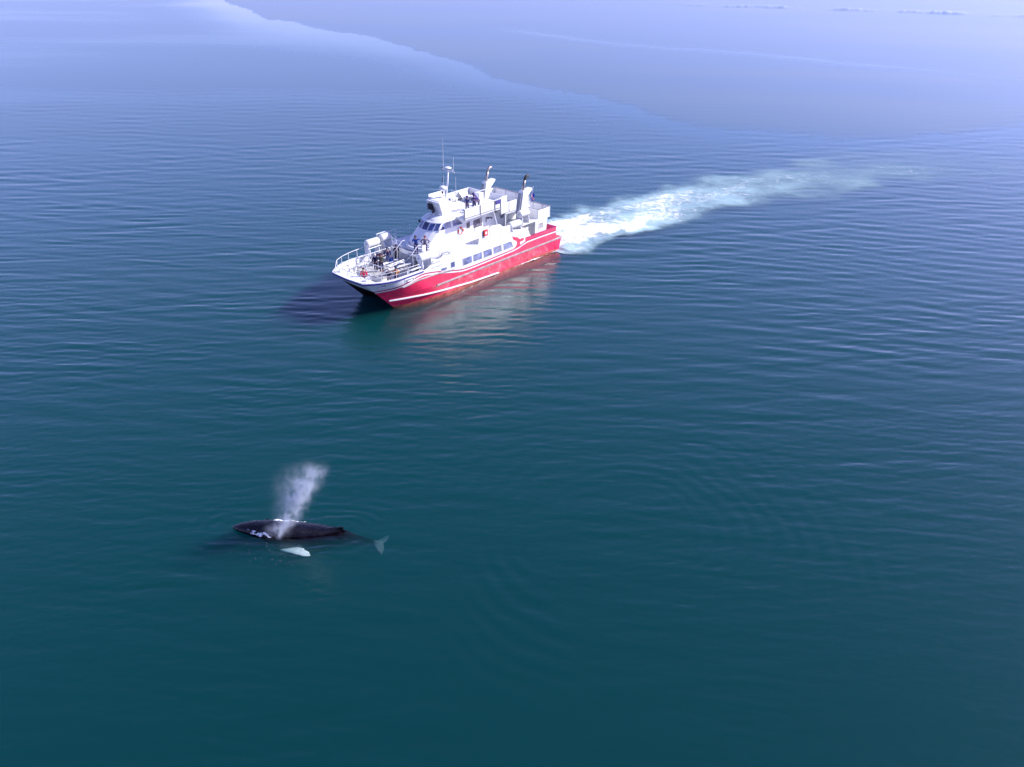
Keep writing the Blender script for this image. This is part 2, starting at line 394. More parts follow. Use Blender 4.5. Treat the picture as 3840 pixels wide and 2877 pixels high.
both([hull_row(lambda x: redtop(x), aft=-16.24), hull_row(lambda x: 0.5 * (redtop(x) + sheer(x)), aft=-16.24), hull_row(sheer, aft=-16.24)], "topside", M['white'])
# aft bulwark, red to its rail
for sg in (1, -1):
    rows = [[(x, 3.5 * sg, z) for x in (-16.24, -17.5, -19, -20.2, -21.1)] for z in (0, 1)]
    rows[0] = [(p[0], p[1], redtop(p[0])) for p in rows[0]]; rows[1] = [(p[0], p[1], 2.64) for p in rows[1]]
    MB().grid(rows).build("aft_bulwark", M['red'], boat)
    MB().bx(-21.16, -16.3, 3.38 * sg, 3.54 * sg, 2.62, 2.70).build("bulwark_cap", M['crimson'], boat)
    MB().bx(-21.05, -16.3, 3.40 * sg, 3.36 * sg, 1.9, 2.62).build("bulwark_lining", M['white'], boat)
    # stern ends of each hull
    y0, y1 = 1.0 * sg, 3.45 * sg
    MB().hexa([(-21.36, y0, -0.9), (-21.3, y0, -0.9), (-21.3, y1, -0.9), (-21.36, y1, -0.9), (-22.1, y0, 1.33), (-21.0, y0, 1.33), (-21.0, y1, 1.33), (-22.1, y1, 1.33)]).build("transom_step", M['red'], boat)
    MB().bx(-22.12, -21.05, min(y0, 3.52 * sg), max(y0, 3.52 * sg), 1.332, 1.40).build("swim_step", M['redfade'], boat)
    # inner sides of the tunnel
    rows = []
    for z in (-0.9, 0.0, 1.15):
        rows.append([(stemx(z) + (-21.3 - stemx(z)) * t_, sg * (2.15 - 1.1 * (1 - (1 - min(1, t_ * 4)) ** 2)), z) for t_ in TT])
    MB().grid(rows).build("tunnel_side", M['dark'], boat, smooth=True)
    rows = [[(stemx(1.15 + 1.0 * k / 4) + (-3.0 - stemx(1.15 + 1.0 * k / 4)) * t_, sg * (2.15 - (1.1 * (1 - (1 - min(1, t_ * 1.2)) ** 2)) * (1 - k / 4)), 1.15 + 1.0 * k / 4) for t_ in (0, .1, .25, .5, .75, 1)] for k in range(5)]
    MB().grid(rows).build("bow_flare", M['dark'], boat, smooth=True)
MB().bx(-21.1, -21.04, -3.48, 3.48, 1.4, 2.62).build("transom_bulwark", M['red'], boat)
MB().bx(-21.18, -20.98, -3.5, 3.5, 2.62, 2.70).build("transom_cap", M['crimson'], boat)
rows = []
for (x, z) in ((-21.0, 1.15), (-1.5, 1.15), (0.3, 1.55), (1.4, 1.9), (2.12, 2.13)):
    rows.append([(x, -2.2, z), (x, 0, z), (x, 2.2, z)])
MB().grid(rows).build("wet_deck", M['dark'], boat, smooth=True)
# white bow face between the two stems
rows = [[(2.14 + 0.10 * (1 - (y / 2.2) ** 2), y, 2.15) for y in (-2.2, -1.1, 0, 1.1, 2.2)], [(3.1 + 0.14 * (1 - (y / 2.25) ** 2), y * 2.2 / 2.2, 3.1) for y in (-2.2, -1.1, 0, 1.1, 2.2)]]
MB().grid(rows).build("bow_face", M['white'], boat, smooth=True)

# strakes that stand proud of the hull side
def strake(name, curve, w, h, mat, xs, out=0.0, bev=0.012):
    for sg in (1, -1):
        rings = []
        for x in xs:
            z = curve(x); y = half(x, z)
            rings.append([(x, sg * (y - 0.03), z - h / 2), (x, sg * (y + w + out), z - h / 2), (x, sg * (y + w + out), z + h / 2 - 0.02), (x, sg * (y + w * 0.4 + out), z + h / 2), (x, sg * (y - 0.03), z + h / 2)])
        m = MB()
        n = 5
        vs_ = [p for r in rings for p in r]; fs = [tuple(range(n)), tuple(range((len(rings) - 1) * n, len(rings) * n))]
        for i in range(len(rings) - 1):
            for k in range(n): fs.append((i * n + k, i * n + (k + 1) % n, (i + 1) * n + (k + 1) % n, (i + 1) * n + k))
        m.add(vs_, fs); m.build(name, mat, boat)
def frange(a, b, n): return [a + (b - a) * i / (n - 1) for i in range(n)]
strake("rubbing_strake", lambda x: interp([(-22.1, 1.36), (-4.0, 1.27)], x), 0.10, 0.13, M['rubber'], frange(-4.05, -22.08, 30))
strake("rubbing_strake", lambda x: interp([(-0.3, 2.16), (-1.5, 2.42), (-4.0, 2.38), (-6.3, 2.20)], x), 0.08, 0.11, M['rubber'], frange(-0.2, -6.25, 18))
strake("spray_rail", lambda x: interp([(0.65, 0.89), (-1.5, 0.82), (-4.07, 0.62), (-8.5, 0.25), (-12.5, 0.10)], x), 0.10, 0.12, M['white2'], frange(0.62, -12.4, 30))
strake("spray_rail", lambda x: interp([(-16.7, 0.26), (-21.5, 0.14)], x), 0.09, 0.09, M['antifoul'], frange(-16.7, -21.4, 10))
# bulwark cap and navy line round the bow
def sheer_pts(off, dz, xe=-2.55):
    p = []
    for sg in (1, -1):
        side = [(x, sg * (half(x, 3.09) + off), 3.1 + dz) for x in [2.95, 2.7, 2.4, 2.0, 1.5, 0.9, 0.2, -0.8, -1.8, xe]]
        p.append(side)
    return p[0][::-1] + [(3.12 + off, 2.12, 3.1 + dz), (3.24 + off, 0.0, 3.1 + dz), (3.12 + off, -2.12, 3.1 + dz)] + p[1]
def ribbon(name, a, b, z0, z1, mat):
    m = MB(); n = len(a)
    rings = [[(p[0], p[1], z0), (q[0], q[1], z0), (q[0], q[1], z1), (p[0], p[1], z1)] for p, q in zip(a, b)]
    vs_ = [p for r in rings for p in r]; fs = [(0, 1, 2, 3), tuple(range((n - 1) * 4, n * 4))]
    for i in range(n - 1):
        for k in range(4): fs.append((i * 4 + k, i * 4 + (k + 1) % 4, (i + 1) * 4 + (k + 1) % 4, (i + 1) * 4 + k))
    m.add(vs_, fs); return m.build(name, mat, boat)
ribbon("bulwark_cap", sheer_pts(0.04, 0), sheer_pts(-0.24, 0), 3.102, 3.16, M['white2'])
ribbon("sheer_stripe", sheer_pts(0.062, 0), sheer_pts(-0.02, 0), 2.985, 3.098, M['navy'])
for sg in (1, -1):
    lx = [2.1, 1.7, 1.2, 0.6, -0.2, -1.2, -2.5]
    MB().grid([[(x, sg * (half(x, 3.05) - 0.20), 3.10) for x in lx], [(x, sg * (half(x, 2.25) - 0.10), 2.18) for x in lx]]).build("bulwark_lining", M['white'], boat, smooth=True)
MB().bx(2.06, 2.10, -2.1, 2.1, 2.19, 2.98).build("bow_bulkhead", M['white'], boat)

# recessed mooring ports, saloon windows, the emblem and the name on each side
def side_panel(name, poly, mat, d=0.012, sides=(1, -1), parent=None, sub=None):
    out_ = []
    for sg in sides:
        o_ = [(x, sg * (half(x, z) + d), z) for x, z in poly]; i_ = [(x, sg * (half(x, z) - 0.02), z) for x, z in poly]
        out_.append(MB().prism(o_, i_).build(name, mat, parent or boat))
    return out_
def inset(poly, k):
    cx = sum(p[0] for p in poly) / len(poly); cz = sum(p[1] for p in poly) / len(poly)
    return [(x + (cx - x) / max(abs(cx - x), 1e-6) * k, z + (cz - z) / max(abs(cz - z), 1e-6) * k) for x, z in poly]
for poly in ([(2.05, 2.47), (2.12, 2.68), (1.38, 2.86), (1.28, 2.55)], [(-0.36, 2.60), (-0.36, 2.90), (-1.42, 2.86), (-1.42, 2.53)]):
    for f, sg in zip(side_panel("mooring_port", poly, M['white2'], 0.03), (1, -1)):
        ip = inset(poly, 0.07)
        MB().prism([(x, sg * (half(x, z) + 0.034), z) for x, z in ip], [(x, sg * half(x, z), z) for x, z in ip]).build("recess", M['frame'], f)
        cx = sum(p[0] for p in ip) / 4; cz = sum(p[1] for p in ip) / 4
        MB().tube([(x, sg * (half(x, z) + 0.05), z - 0.05) for x, z in ((cx + 0.28, cz - 0.02), (cx, cz), (cx - 0.28, cz + 0.02))], 0.045).build("roller", M['rail'], f)
wins = [[(-7.47, 2.20), (-7.43, 2.88), (-8.60, 2.88), (-8.64, 2.22)], [(-8.88, 2.21), (-8.82, 2.89), (-9.96, 2.89), (-10.0, 2.22)], [(-10.29, 2.21), (-10.22, 2.89), (-11.32, 2.89), (-11.38, 2.23)],
        [(-11.68, 2.22), (-11.6, 2.89), (-12.7, 2.89), (-12.78, 2.24)], [(-13.1, 2.22), (-13.0, 2.88), (-14.12, 2.88), (-14.45, 2.25)]]
for w_ in wins + [[(-5.92, 2.42), (-5.9, 2.94), (-6.38, 2.94), (-6.42, 2.41)], [(-4.70, 2.46), (-4.68, 2.70), (-5.36, 2.68), (-5.38, 2.44)]]:
    for f, sg in zip(side_panel("window", inset(w_, -0.05), M['white2'], 0.018), (1, -1)):
        MB().prism([(x, sg * (half(x, z) + 0.026), z) for x, z in w_], [(x, sg * half(x, z), z) for x, z in w_]).build("pane", M['glass'], f)
FL = [(-14.30, 3.36), (-14.36, 3.10), (-14.56, 2.86), (-14.88, 2.72), (-15.00, 2.55), (-14.98, 2.36), (-14.86, 2.18), (-14.66, 2.05), (-14.40, 1.97), (-14.95, 1.99), (-15.45, 2.07), (-15.55, 2.12),
      (-15.46, 2.26), (-15.44, 2.42), (-15.60, 2.50), (-15.86, 2.46), (-16.10, 2.60), (-15.98, 2.74), (-15.70, 2.80), (-15.46, 2.74), (-15.34, 2.84), (-15.22, 2.92), (-15.02, 3.06), (-14.76, 3.13), (-14.52, 3.22)]
side_panel("tail_emblem", FL, M['red'], 0.008)
def lettering(name, txt, size, mat, mw, parent):
    cu = bpy.data.curves.new(name, 'FONT'); cu.body = txt; cu.size = size; cu.extrude = 0.004; cu.space_character = 1.18; cu.resolution_u = 3
    tmp = bpy.data.objects.new(name, cu); C.objects.link(tmp)
    bpy.context.view_layer.update()
    me = bpy.data.meshes.new_from_object(tmp.evaluated_get(bpy.context.evaluated_depsgraph_get()))
    bpy.data.objects.remove(tmp); me.transform(mw); me.materials.clear(); me.materials.append(mat)
    return link(bpy.data.objects.new(name, me), parent)
def frame3(o, X, Y):
    X = Vector(X).normalized(); Y = Vector(Y).normalized(); Z = X.cross(Y).normalized(); Y = Z.cross(X)
    m = Matrix.Identity(4)
    for i in range(3): m[i][0], m[i][1], m[i][2], m[i][3] = X[i], Y[i], Z[i], o[i]
    return m
lettering("name_lettering", "HÓLMASÓL", 0.25, M['letter'], frame3((-3.45, 3.512, 2.98), (-1, 0, -0.01), (0, 0, 1)), boat)
lettering("name_lettering", "HÓLMASÓL", 0.25, M['letter'], frame3((-5.3, -3.512, 2.98), (1, 0, 0), (0, 0, 1)), boat)
# weld seam and scuffs on the topsides
for sg in (1, -1): MB().bx(-7.29, -7.27, sg * 3.49, sg * 3.508, 1.42, 2.35).build("plate_seam", M['frame'], boat)

# decks ------------------------------------------------------------
def plan(xs, z, zr=3.0, k=0.18): return [(x, half(x, zr) - k, z) for x in xs] + [(x, -(half(x, zr) - k), z) for x in xs[::-1]]
xs = [2.08, 1.7, 1.2, 0.6, -0.2, -1.5, -4.2]
MB().prism(plan(xs, 2.2, 2.15, 0.06), plan(xs, 2.10, 2.05, 0.06)).build("fore_deck", M['deck'], boat)
xb = [3.0, 2.9, 2.6, 2.06]
MB().prism(plan(xb, 3.10), plan(xb, 2.98)).build("bow_plate", M['white2'], boat)
MB().bx(-16.3, -3.9, -3.42, 3.42, 2.2, 3.58).build("saloon_block", M['white'], boat)
# boat deck with a rounded forward edge
fe = [(-3.45, 0.0), (-3.5, 1.2), (-3.7, 2.1), (-4.1, 2.7), (-4.6, 3.1), (-4.7, 3.44)]
ring = [(x, y) for x, y in fe] + [(-16.22, 3.44), (-16.22, -3.44)] + [(x, -y) for x, y in fe[::-1][:-1]]
MB().prism([(x, y, 3.70) for x, y in ring], [(x, y, 3.585) for x, y in ring]).build("boat_deck", M['wdeck'], boat, bevel=0.02)
fe2 = [(-3.5, 0.0), (-3.55, 1.15), (-3.75, 2.05), (-4.3, 2.6), (-4.3, -2.6), (-3.75, -2.05), (-3.55, -1.15)]
MB().prism([(x, y, 3.706) for x, y in fe2], [(x, y, 3.69) for x, y in fe2]).build("forward_deck_paint", M['deck'], boat)
MB().bx(-21.05, -16.25, -3.38, 3.38, 1.82, 1.92).build("stern_deck", M['wdeck'], boat)
MB().bx(-20.15, -15.8, -3.42, 3.42, 3.94, 4.08).build("aft_deck", M['wdeck'], boat, bevel=0.02)
MB().bx(-16.6, -16.3, -2.2, 2.2, 1.92, 3.94).build("saloon_aft_wall", M['white'], boat)
for sg in (1, -1):
    MB().hexa([(-19.55, sg * 2.0, 1.92), (-17.85, sg * 2.0, 1.92), (-17.85, sg * 3.36, 1.92), (-19.55, sg * 3.36, 1.92), (-19.75, sg * 2.0, 3.938), (-17.85, sg * 2.0, 3.938), (-17.85, sg * 3.42, 3.938), (-19.75, sg * 3.42, 3.938)]).build("stair_house", M['white'], boat, bevel=0.02)
    f = MB().bx(-19.12, -18.42, sg * 3.30, sg * 3.435, 3.02, 3.68).build("window", M['white2'], boat)
    MB().bx(-19.06, -18.48, sg * 3.40, sg * 3.441, 3.08, 3.62).build("pane", M['glassg'], f)
    # curved wing plate between boat deck and stair house
    m = MB(); pts = [(-16.24, 3.68), (-16.24, 2.64), (-17.2, 2.62), (-16.95, 2.9), (-16.7, 3.4), (-16.75, 3.68)]
    m.prism([(x, sg * 3.47, z) for x, z in pts], [(x, sg * 3.40, z) for x, z in pts]); m.build("wing_plate", M['white'], boat)

# wheelhouse ---------------------------------------------------------
def ring_of(xf, hw, xb_, z, cut=0.55, xc=0.22):
    return [(xb_, hw, z), (xf - cut, hw, z), (xf - xc, hw * 0.72, z), (xf, hw * 0.30, z), (xf, -hw * 0.30, z), (xf - xc, -hw * 0.72, z), (xf - cut, -hw, z), (xb_, -hw, z)]
lev = [ring_of(-4.75, 1.38, -14.0, 3.70), ring_of(-4.78, 1.38, -14.0, 4.25), ring_of(-5.92, 1.34, -14.0, 5.20), ring_of(-6.52, 1.30, -14.0, 5.90)]
m = MB(); n = 8; vs_ = [p for r in lev for p in r]; fs = []
for i in range(3):
    for k in range(n - 1): fs.append((i * n + k, i * n + k + 1, (i + 1) * n + k + 1, (i + 1) * n + k))
fs.append((n - 1, 0, n, 2 * n - 1)); fs.append((2 * n - 1, n, 2 * n, 3 * n - 1)); fs.append((3 * n - 1, 2 * n, 3 * n, 4 * n - 1))
fs.append(tuple(range(3 * n, 4 * n)))
m.add(vs_, fs); house = m.build("wheelhouse", M['white'], boat, bevel=0.02)
r0 = ring_of(-6.42, 1.40, -9.6, 5.90); r1 = ring_of(-6.95, 1.28, -9.6, 6.16); r2 = ring_of(-7.55, 0.92, -9.6, 6.34)
m = MB(); vs_ = [p for r in (r0, r1, r2) for p in r]; fs = [tuple(range(8))[::-1], tuple(range(16, 24))]
for i in range(2):
    for k in range(8): fs.append((i * 8 + k, i * 8 + (k + 1) % 8, (i + 1) * 8 + (k + 1) % 8, (i + 1) * 8 + k))
m.add(vs_, fs); roof = m.build("wheelhouse_roof", M['white2'], boat, auto=25, bevel=0.03)
lettering("name_lettering", "HÓLMASÓL", 0.17, M['letter2'], frame3((-6.72, -0.30, 6.075), (0, 1, 0), (-0.53, 0, 0.26)), boat)
# raked front windows and side windows of the wheelhouse
def quad_window(a, b, c, d, mat, gap=0.09, parent=None, name="window"):
    a, b, c, d = map(Vector, (a, b, c, d)); nrm = (b - a).cross(d - a).normalized()
    if nrm.dot(Vector((0, 0, 0)) + (a - Vector((-8, 0, a.z)))) < 0: nrm = -nrm
    ce = (a + b + c + d) / 4
    def ins(p, k): return p + (ce - p).normalized() * k
    fo = [ins(p, gap * 0.45) for p in (a, b, c, d)]; gi = [ins(p, gap) for p in (a, b, c, d)]
    f = MB().prism([p + nrm * 0.014 for p in fo], [p - nrm * 0.03 for p in fo]).build(name, M['white2'], parent or boat)
    MB().prism([p + nrm * 0.022 for p in gi], [p - nrm * 0.02 for p in gi]).build("pane", mat, f)
    return f
def lp(p, q, t_): return tuple(p[i] + (q[i] - p[i]) * t_ for i in range(3))
B_, T_ = lev[2], lev[3]
def wall_pt(k, u, v):
    lo = lp(B_[k], B_[k + 1], u); hi = lp(T_[k], T_[k + 1], u); return lp(lo, hi, v)
for k in (1, 2, 3, 4, 5):
    quad_window(wall_pt(k, 0.02, 0.06), wall_pt(k, 0.98, 0.06), wall_pt(k, 0.98, 0.96), wall_pt(k, 0.02, 0.96), M['glassd'] if k >= 3 else M['glass'], 0.07)
for sg in (1, -1):
    for (a0, a1, b0, b1) in ((-6.70, -8.22, -7.15, -8.16), (-8.40, -9.75, -8.36, -9.20)):
        quad_window((a0, sg * 1.345, 5.24), (a1, sg * 1.345, 5.24), (b1, sg * 1.312, 5.84), (b0, sg * 1.312, 5.84), M['glass'], 0.06)
    for (x0, x1, z0, z1, z2) in ((-10.15, -10.65, 4.58, 5.22, 5.22), (-11.05, -12.35, 4.42, 5.2, 5.22), (-12.75, -13.9, 4.62, 5.2, 4.85)):
        quad_window((x0, sg * 1.365, z0), (x1, sg * 1.365, z0 + (0.15 if z2 < 5 else 0)), (x1, sg * 1.33, z2 + 0.1), (x0, sg * 1.33, z1), M['glassg'], 0.05)
    MB().tube([(-6.75, sg * 1.36, 5.45), (-6.9, sg * 1.62, 5.35), (-6.9, sg * 1.62, 5.62)], 0.025).build("mirror_arm", M['black'], boat)
    MB().bx(-6.94, -6.86, sg * 1.52, sg * 1.72, 5.42, 5.66).build("wing_mirror", M['black'], boat, bevel=0.02)
for i, y in enumerate((-0.2, 0.55)):
    MB().tube([(-5.98, y, 5.24), (-6.2, y + 0.18, 5.55), (-6.3, y + 0.2, 5.68)], 0.012).build("wiper", M['black'], boat)
# curved seat coaming round the front of the house
arc = [(-5.6 + 1.25 * math.cos(a), 1.75 * math.sin(a)) for a in [R(-88 + 176 * i / 16) for i in range(17)]]
arc2 = [(-5.6 + 0.95 * math.cos(a), 1.45 * math.sin(a)) for a in [R(-88 + 176 * i / 16) for i in range(17)]]
m = MB(); rings = [[(p[0], p[1], 3.71), (p[0], p[1], 4.0), (q[0], q[1], 4.0), (q[0], q[1], 3.71)] for p, q in zip(arc, arc2)]
vs_ = [p for r in rings for p in r]; fs = [(0, 1, 2, 3), (64, 65, 66, 67)]
for i in range(16):
    for k in range(4): fs.append((i * 4 + k, i * 4 + (k + 1) % 4, (i + 1) * 4 + (k + 1) % 4, (i + 1) * 4 + k))
m.add(vs_, fs); m.build("seat_coaming", M['white2'], boat, auto=40)
MB().lathe([(0.02, 0.55), (0.17, 0.5), (0.26, 0.2), (0.30, 0.0)], (-4.3, -2.2, 3.71), 16).build("vent_cowl", M['white2'], boat, smooth=True)
MB().prism([(-4.35, -2.32, 4.62), (-4.28, -2.12, 4.62), (-4.28, -2.12, 4.2)], [(-4.39, -2.31, 4.62), (-4.32, -2.11, 4.62), (-4.32, -2.11, 4.2)]).build("vent_flap", M['white2'], boat)

# upper deck -----------------------------------------------------------
MB().bx(-14.6, -8.85, -2.5, 2.5, 5.96, 6.10).build("upper_deck", M['wdeck'], boat, bevel=0.02)
MB().bx(-18.15, -14.55, -2.45, 2.45, 5.24, 5.38).build("upper_deck_aft", M['wdeck'], boat, bevel=0.02)
MB().bx(-14.62, -14.50, -2.4, 2.4, 5.38, 5.96).build("deck_riser", M['white'], boat)
MB().bx(-17.9, -14.0, -1.3, 1.3, 3.7, 5.24).build("aft_deckhouse", M['white'], boat, bevel=0.03)
def rail_run(name, pts, heights, r=0.022, posts=True, mat='rail', base=None, post_r=None, skip=()):
    """one railing run: rails at each height plus stanchions at every point"""
    obs = []
    for h in heights: obs.append(MB().tube([(p[0], p[1], p[2] + h) for p in pts], r, 6).build(name, M[mat], boat, smooth=True))
    if posts:
        for p in pts: obs.append(MB().cyl((p[0], p[1], p[2]), (p[0], p[1], p[2] + max(heights)), post_r or r, n=6).build("stanchion", M[mat], boat, smooth=True))
    return obs
# port side: framed white panels
px = [-8.85, -10.95, -12.95, -13.75]
for a, b in zip(px, px[1:]):
    MB().bx(b + 0.06, a - 0.06, 2.44, 2.48, 6.16, 6.94).build("rail_panel", M['white2'], boat, bevel=0.01)
for sg, ps in ((1, px), (-1, [-8.85, -10.7, -12.6, -14.5])):
    for x in ps: MB().bx(x - 0.05, x + 0.05, sg * 2.43, sg * 2.53, 5.98, 7.0).build("rail_post", M['frame'], boat)
    MB().bx(ps[-1], ps[0], sg * 2.42, sg * 2.54, 6.12, 6.17).build("rail_foot", M['frame'], boat)
    MB().bx(ps[-1] - 0.05, ps[0] + 0.05, sg * 2.42, sg * 2.54, 6.96, 7.02).build("hand_rail", M['rail'], boat, bevel=0.015)
MB().bx(-14.45, -8.9, -2.49, -2.45, 6.17, 6.96).build("rail_panel", M['white2'], boat)
MB().bx(-14.5, -14.44, -2.42, -0.95, 6.12, 6.96).build("rail_panel", M['white2'], boat)
MB().bx(-14.53, -14.43, -2.5, -0.9, 6.96, 7.02).build("hand_rail", M['rail'], boat, bevel=0.015)
MB().tube([(-14.5, -0.95, 6.98), (-15.4, -0.95, 6.9)], 0.03).build("hand_rail", M['rail'], boat)
MB().cyl((-14.5, -0.95, 5.4), (-14.5, -0.95, 6.98), 0.03, n=6).build("rail_post", M['rail'], boat)
MB().bx(-16.1, -13.85, 2.40, 2.46, 5.38, 6.42).build("rail_panel", M['white2'], boat, bevel=0.01)
MB().tube([(-13.8, 2.5, 5.46), (-16.0, 2.5, 5.44)], 0.025).build("rail_foot", M['frame'], boat)
for x in (-13.85, -15.0): MB().bx(x - 0.02, x + 0.02, 2.462, 2.50, 5.4, 6.42).build("rail_post", M['steel'], boat)
MB().bx(-18.12, -18.06, -2.4, 2.35, 5.40, 6.30).build("rail_panel", M['white2'], boat)
MB().bx(-18.15, -18.03, -2.45, 2.4, 6.32, 6.39).build("hand_rail", M['frame'], boat)
for y in (-2.2, -0.8, 0.6, 2.0): MB().bx(-18.05, -18.0, y - 0.025, y + 0.025, 5.4, 6.32).build("rail_post", M['rail'], boat)
MB().bx(-18.0, -17.4, -2.40, -2.34, 5.40, 6.30).build("rail_panel", M['white2'], boat)
MB().bx(-13.72, -13.0, 2.50, 2.58, 6.60, 6.92).build("notice_board", M['navy'], boat, bevel=0.02)
# bench and stair wedge on the after part, seats on the fore part
bn = MB().bx(-16.0, -15.3, -1.3, 0.75, 5.78, 5.88).build("deck_bench", M['white2'], boat, bevel=0.03)
MB().hexa([(-16.15, -1.3, 5.38), (-16.02, -1.3, 5.38), (-16.02, 0.75, 5.38), (-16.15, 0.75, 5.38), (-16.35, -1.3, 6.38), (-16.25, -1.3, 6.38), (-16.25, 0.75, 6.38), (-16.35, 0.75, 6.38)]).build("backrest", M['white2'], bn, bevel=0.02)
MB().bx(-15.9, -15.45, -1.2, -1.1, 5.38, 5.78).build("leg", M['white'], bn); MB().bx(-15.9, -15.45, 0.55, 0.65, 5.38, 5.78).build("leg", M['white'], bn)
MB().bx(-16.4, -15.2, 0.78, 0.92, 5.38, 6.44).build("bench_end", M['white2'], bn, bevel=0.03)
MB().prism([(-13.0, 1.5, 6.10), (-15.6, 1.5, 6.62), (-15.6, 1.5, 5.40), (-14.4, 1.5, 5.40), (-14.4, 1.5, 6.1)], [(-13.0, 1.38, 6.10), (-15.6, 1.38, 6.62), (-15.6, 1.38, 5.40), (-14.4, 1.38, 5.40), (-14.4, 1.38, 6.1)]).build("stair_side", M['white2'], boat)
for (x0, x1, y0, y1) in ((-12.8, -11.0, 0.55, 0.95), (-13.9, -13.1, -1.9, -1.3), (-12.4, -10.4, -2.3, -1.9)):
    st = MB().bx(x0, x1, y0, y1, 6.46, 6.53).build("deck_seat", M['white2'], boat, bevel=0.02)
    MB().bx(x0 + 0.1, x0 + 0.2, y0 + 0.04, y1 - 0.04, 6.1, 6.46).build("leg", M['white'], st); MB().bx(x1 - 0.2, x1 - 0.1, y0 + 0.04, y1 - 0.04, 6.1, 6.46).build("leg", M['white'], st)
MB().bx(-14.2, -13.6, -0.9, -0.2, 6.1, 7.0).build("locker", M['white2'], boat, bevel=0.03)
MB().prism([(-12.9, -2.44, 6.96), (-14.1, -2.44, 6.96), (-13.6, -1.6, 6.2), (-12.9, -1.6, 6.2)], [(-12.9, -2.44, 6.92), (-14.1, -2.44, 6.92), (-13.6, -1.62, 6.16), (-12.9, -1.62, 6.16)]).build("side_screen", M['white2'], boat)
MB().bx(-11.15, -10.95, 2.02, 2.28, 6.1, 6.85).build("vent_box", M['white2'], boat, bevel=0.02)

# flying bridge console with the loudspeaker on its face
MB().hexa([(-8.9, -0.8, 6.34), (-7.75, -0.8, 6.34), (-7.75, 0.7, 6.34), (-8.9, 0.7, 6.34), (-9.0, -1.0, 7.45), (-7.25, -1.0, 7.62), (-7.25, 0.8, 7.62), (-9.0, 0.8, 7.45)]).build("bridge_console", M['white2'], boat, bevel=0.04)
MB().bx(-8.7, -7.5, -0.8, 0.6, 7.6, 7.66).build("console_top", M['white2'], boat, bevel=0.02)
MB().hexa([(-7.62, -0.62, 6.75), (-7.28, -0.62, 6.72), (-7.28, -0.18, 6.72), (-7.62, -0.18, 6.75), (-7.5, -0.62, 7.38), (-7.1, -0.62, 7.36), (-7.1, -0.18, 7.36), (-7.5, -0.18, 7.38)]).build("loudspeaker", M['black'], boat, bevel=0.03)
MB().bx(-11.0, -8.9, -2.44, -2.36, 6.1, 7.5).build("wind_screen", M['white2'], boat, bevel=0.02)
MB().bx(-9.0, -8.92, -2.4, -0.9, 6.1, 7.3).build("wind_screen", M['white2'], boat, bevel=0.02)
sl = MB().cyl((-7.3, 0.0, 6.3), (-7.3, 0.0, 6.62), 0.05).build("searchlight", M['white2'], boat)
MB().lathe([(0.10, -0.22), (0.17, -0.10), (0.20, 0.0), (0.19, 0.02)], (-7.2, 0.0, 6.72), 16, 'x').build("lamp_housing", M['black'], sl, smooth=True)
MB().lathe([(0.02, 0.30), (0.14, 0.27), (0.2, 0.15), (0.21, 0.0)], (-7.7, 0.35, 6.34), 16).build("satellite_dome", M['raft'], boat, smooth=True)
MB().lathe([(0.02, 0.2), (0.1, 0.17), (0.13, 0.0)], (-6.95, -0.35, 6.2), 12).build("horn_dome", M['raft'], boat, smooth=True)
# wire basket and drain frame at the port roof edge
m = MB()
for i in range(6):
    m.tube([(-9.1 - 0.16 * i, 0.95, 6.36), (-9.1 - 0.16 * i, 0.95, 6.9)], 0.010, 4)
    m.tube([(-9.1, 0.95, 6.4 + 0.1 * i), (-9.9, 0.95, 6.4 + 0.1 * i)], 0.010, 4)
m.build("wire_basket", M['steel'], boat)
MB().bx(-8.55, -7.9, 0.95, 1.02, 6.28, 6.33).build("roof_ladder", M['frame'], boat)
for x0, x1 in ((-9.0, -9.4), (-9.8, -9.4)):
    MB().tube([(x0, 1.8, 6.7), (x1, 1.8, 6.12)], 0.02).build("strut", M['rail'], boat)
# mast with crossarm, radomes and whips
mast = MB().tube([(-8.75, 0, 6.3), (-8.95, 0, 7.8), (-9.2, 0, 9.0), (-9.32, 0, 10.1)], [0.11, 0.10, 0.085, 0.07], 10).build("mast", M['white2'], boat, smooth=True)
MB().cyl((-9.28, -0.75, 10.12), (-9.42, 0.75, 10.0), 0.05, n=8).build("crossarm", M['rail'], mast)
MB().lathe([(0.12, -0.08), (0.34, -0.02), (0.36, 0.05), (0.22, 0.12), (0.02, 0.14)], (-9.3, -0.02, 10.3), 20).build("satellite_dome", M['raft'], mast, smooth=True)
MB().lathe([(0.1, -0.14), (0.30, -0.12), (0.36, 0.0), (0.34, 0.12), (0.2, 0.20), (0.02, 0.22)], (-8.7, -0.15, 8.55), 20).build("radar_dome", M['raft'], mast, smooth=True)
MB().bx(-9.05, -8.6, -0.15, 0.05, 8.36, 8.42).build("radar_bracket", M['white2'], mast)
MB().lathe([(0.05, 0.0), (0.13, 0.22)], (-8.6, -0.1, 8.05), 12, 'z').build("horn", M['black'], mast)
for (x, y, z0, z1, r) in ((-9.27, -0.55, 10.1, 13.0, 0.022), (-9.42, 0.62, 10.0, 11.35, 0.024), (-9.0, -0.35, 8.5, 9.6, 0.02), (-9.7, 0.55, 7.6, 9.5, 0.022), (-9.5, 0.2, 7.6, 8.3, 0.02)):
    MB().tube([(x, y, z0), (x - 0.03, y, z1)], [r, r * 0.6], 6).build("whip_antenna", M['rail'], mast)
MB().cyl((-9.28, -0.75, 10.14), (-9.28, -0.75, 10.26), 0.05, n=8).build("navigation_light", M['black'], mast)
MB().cyl((-9.4, 0.45, 10.05), (-9.4, 0.45, 10.25), 0.045, n=8).build("gps_puck", M['raft'], mast)
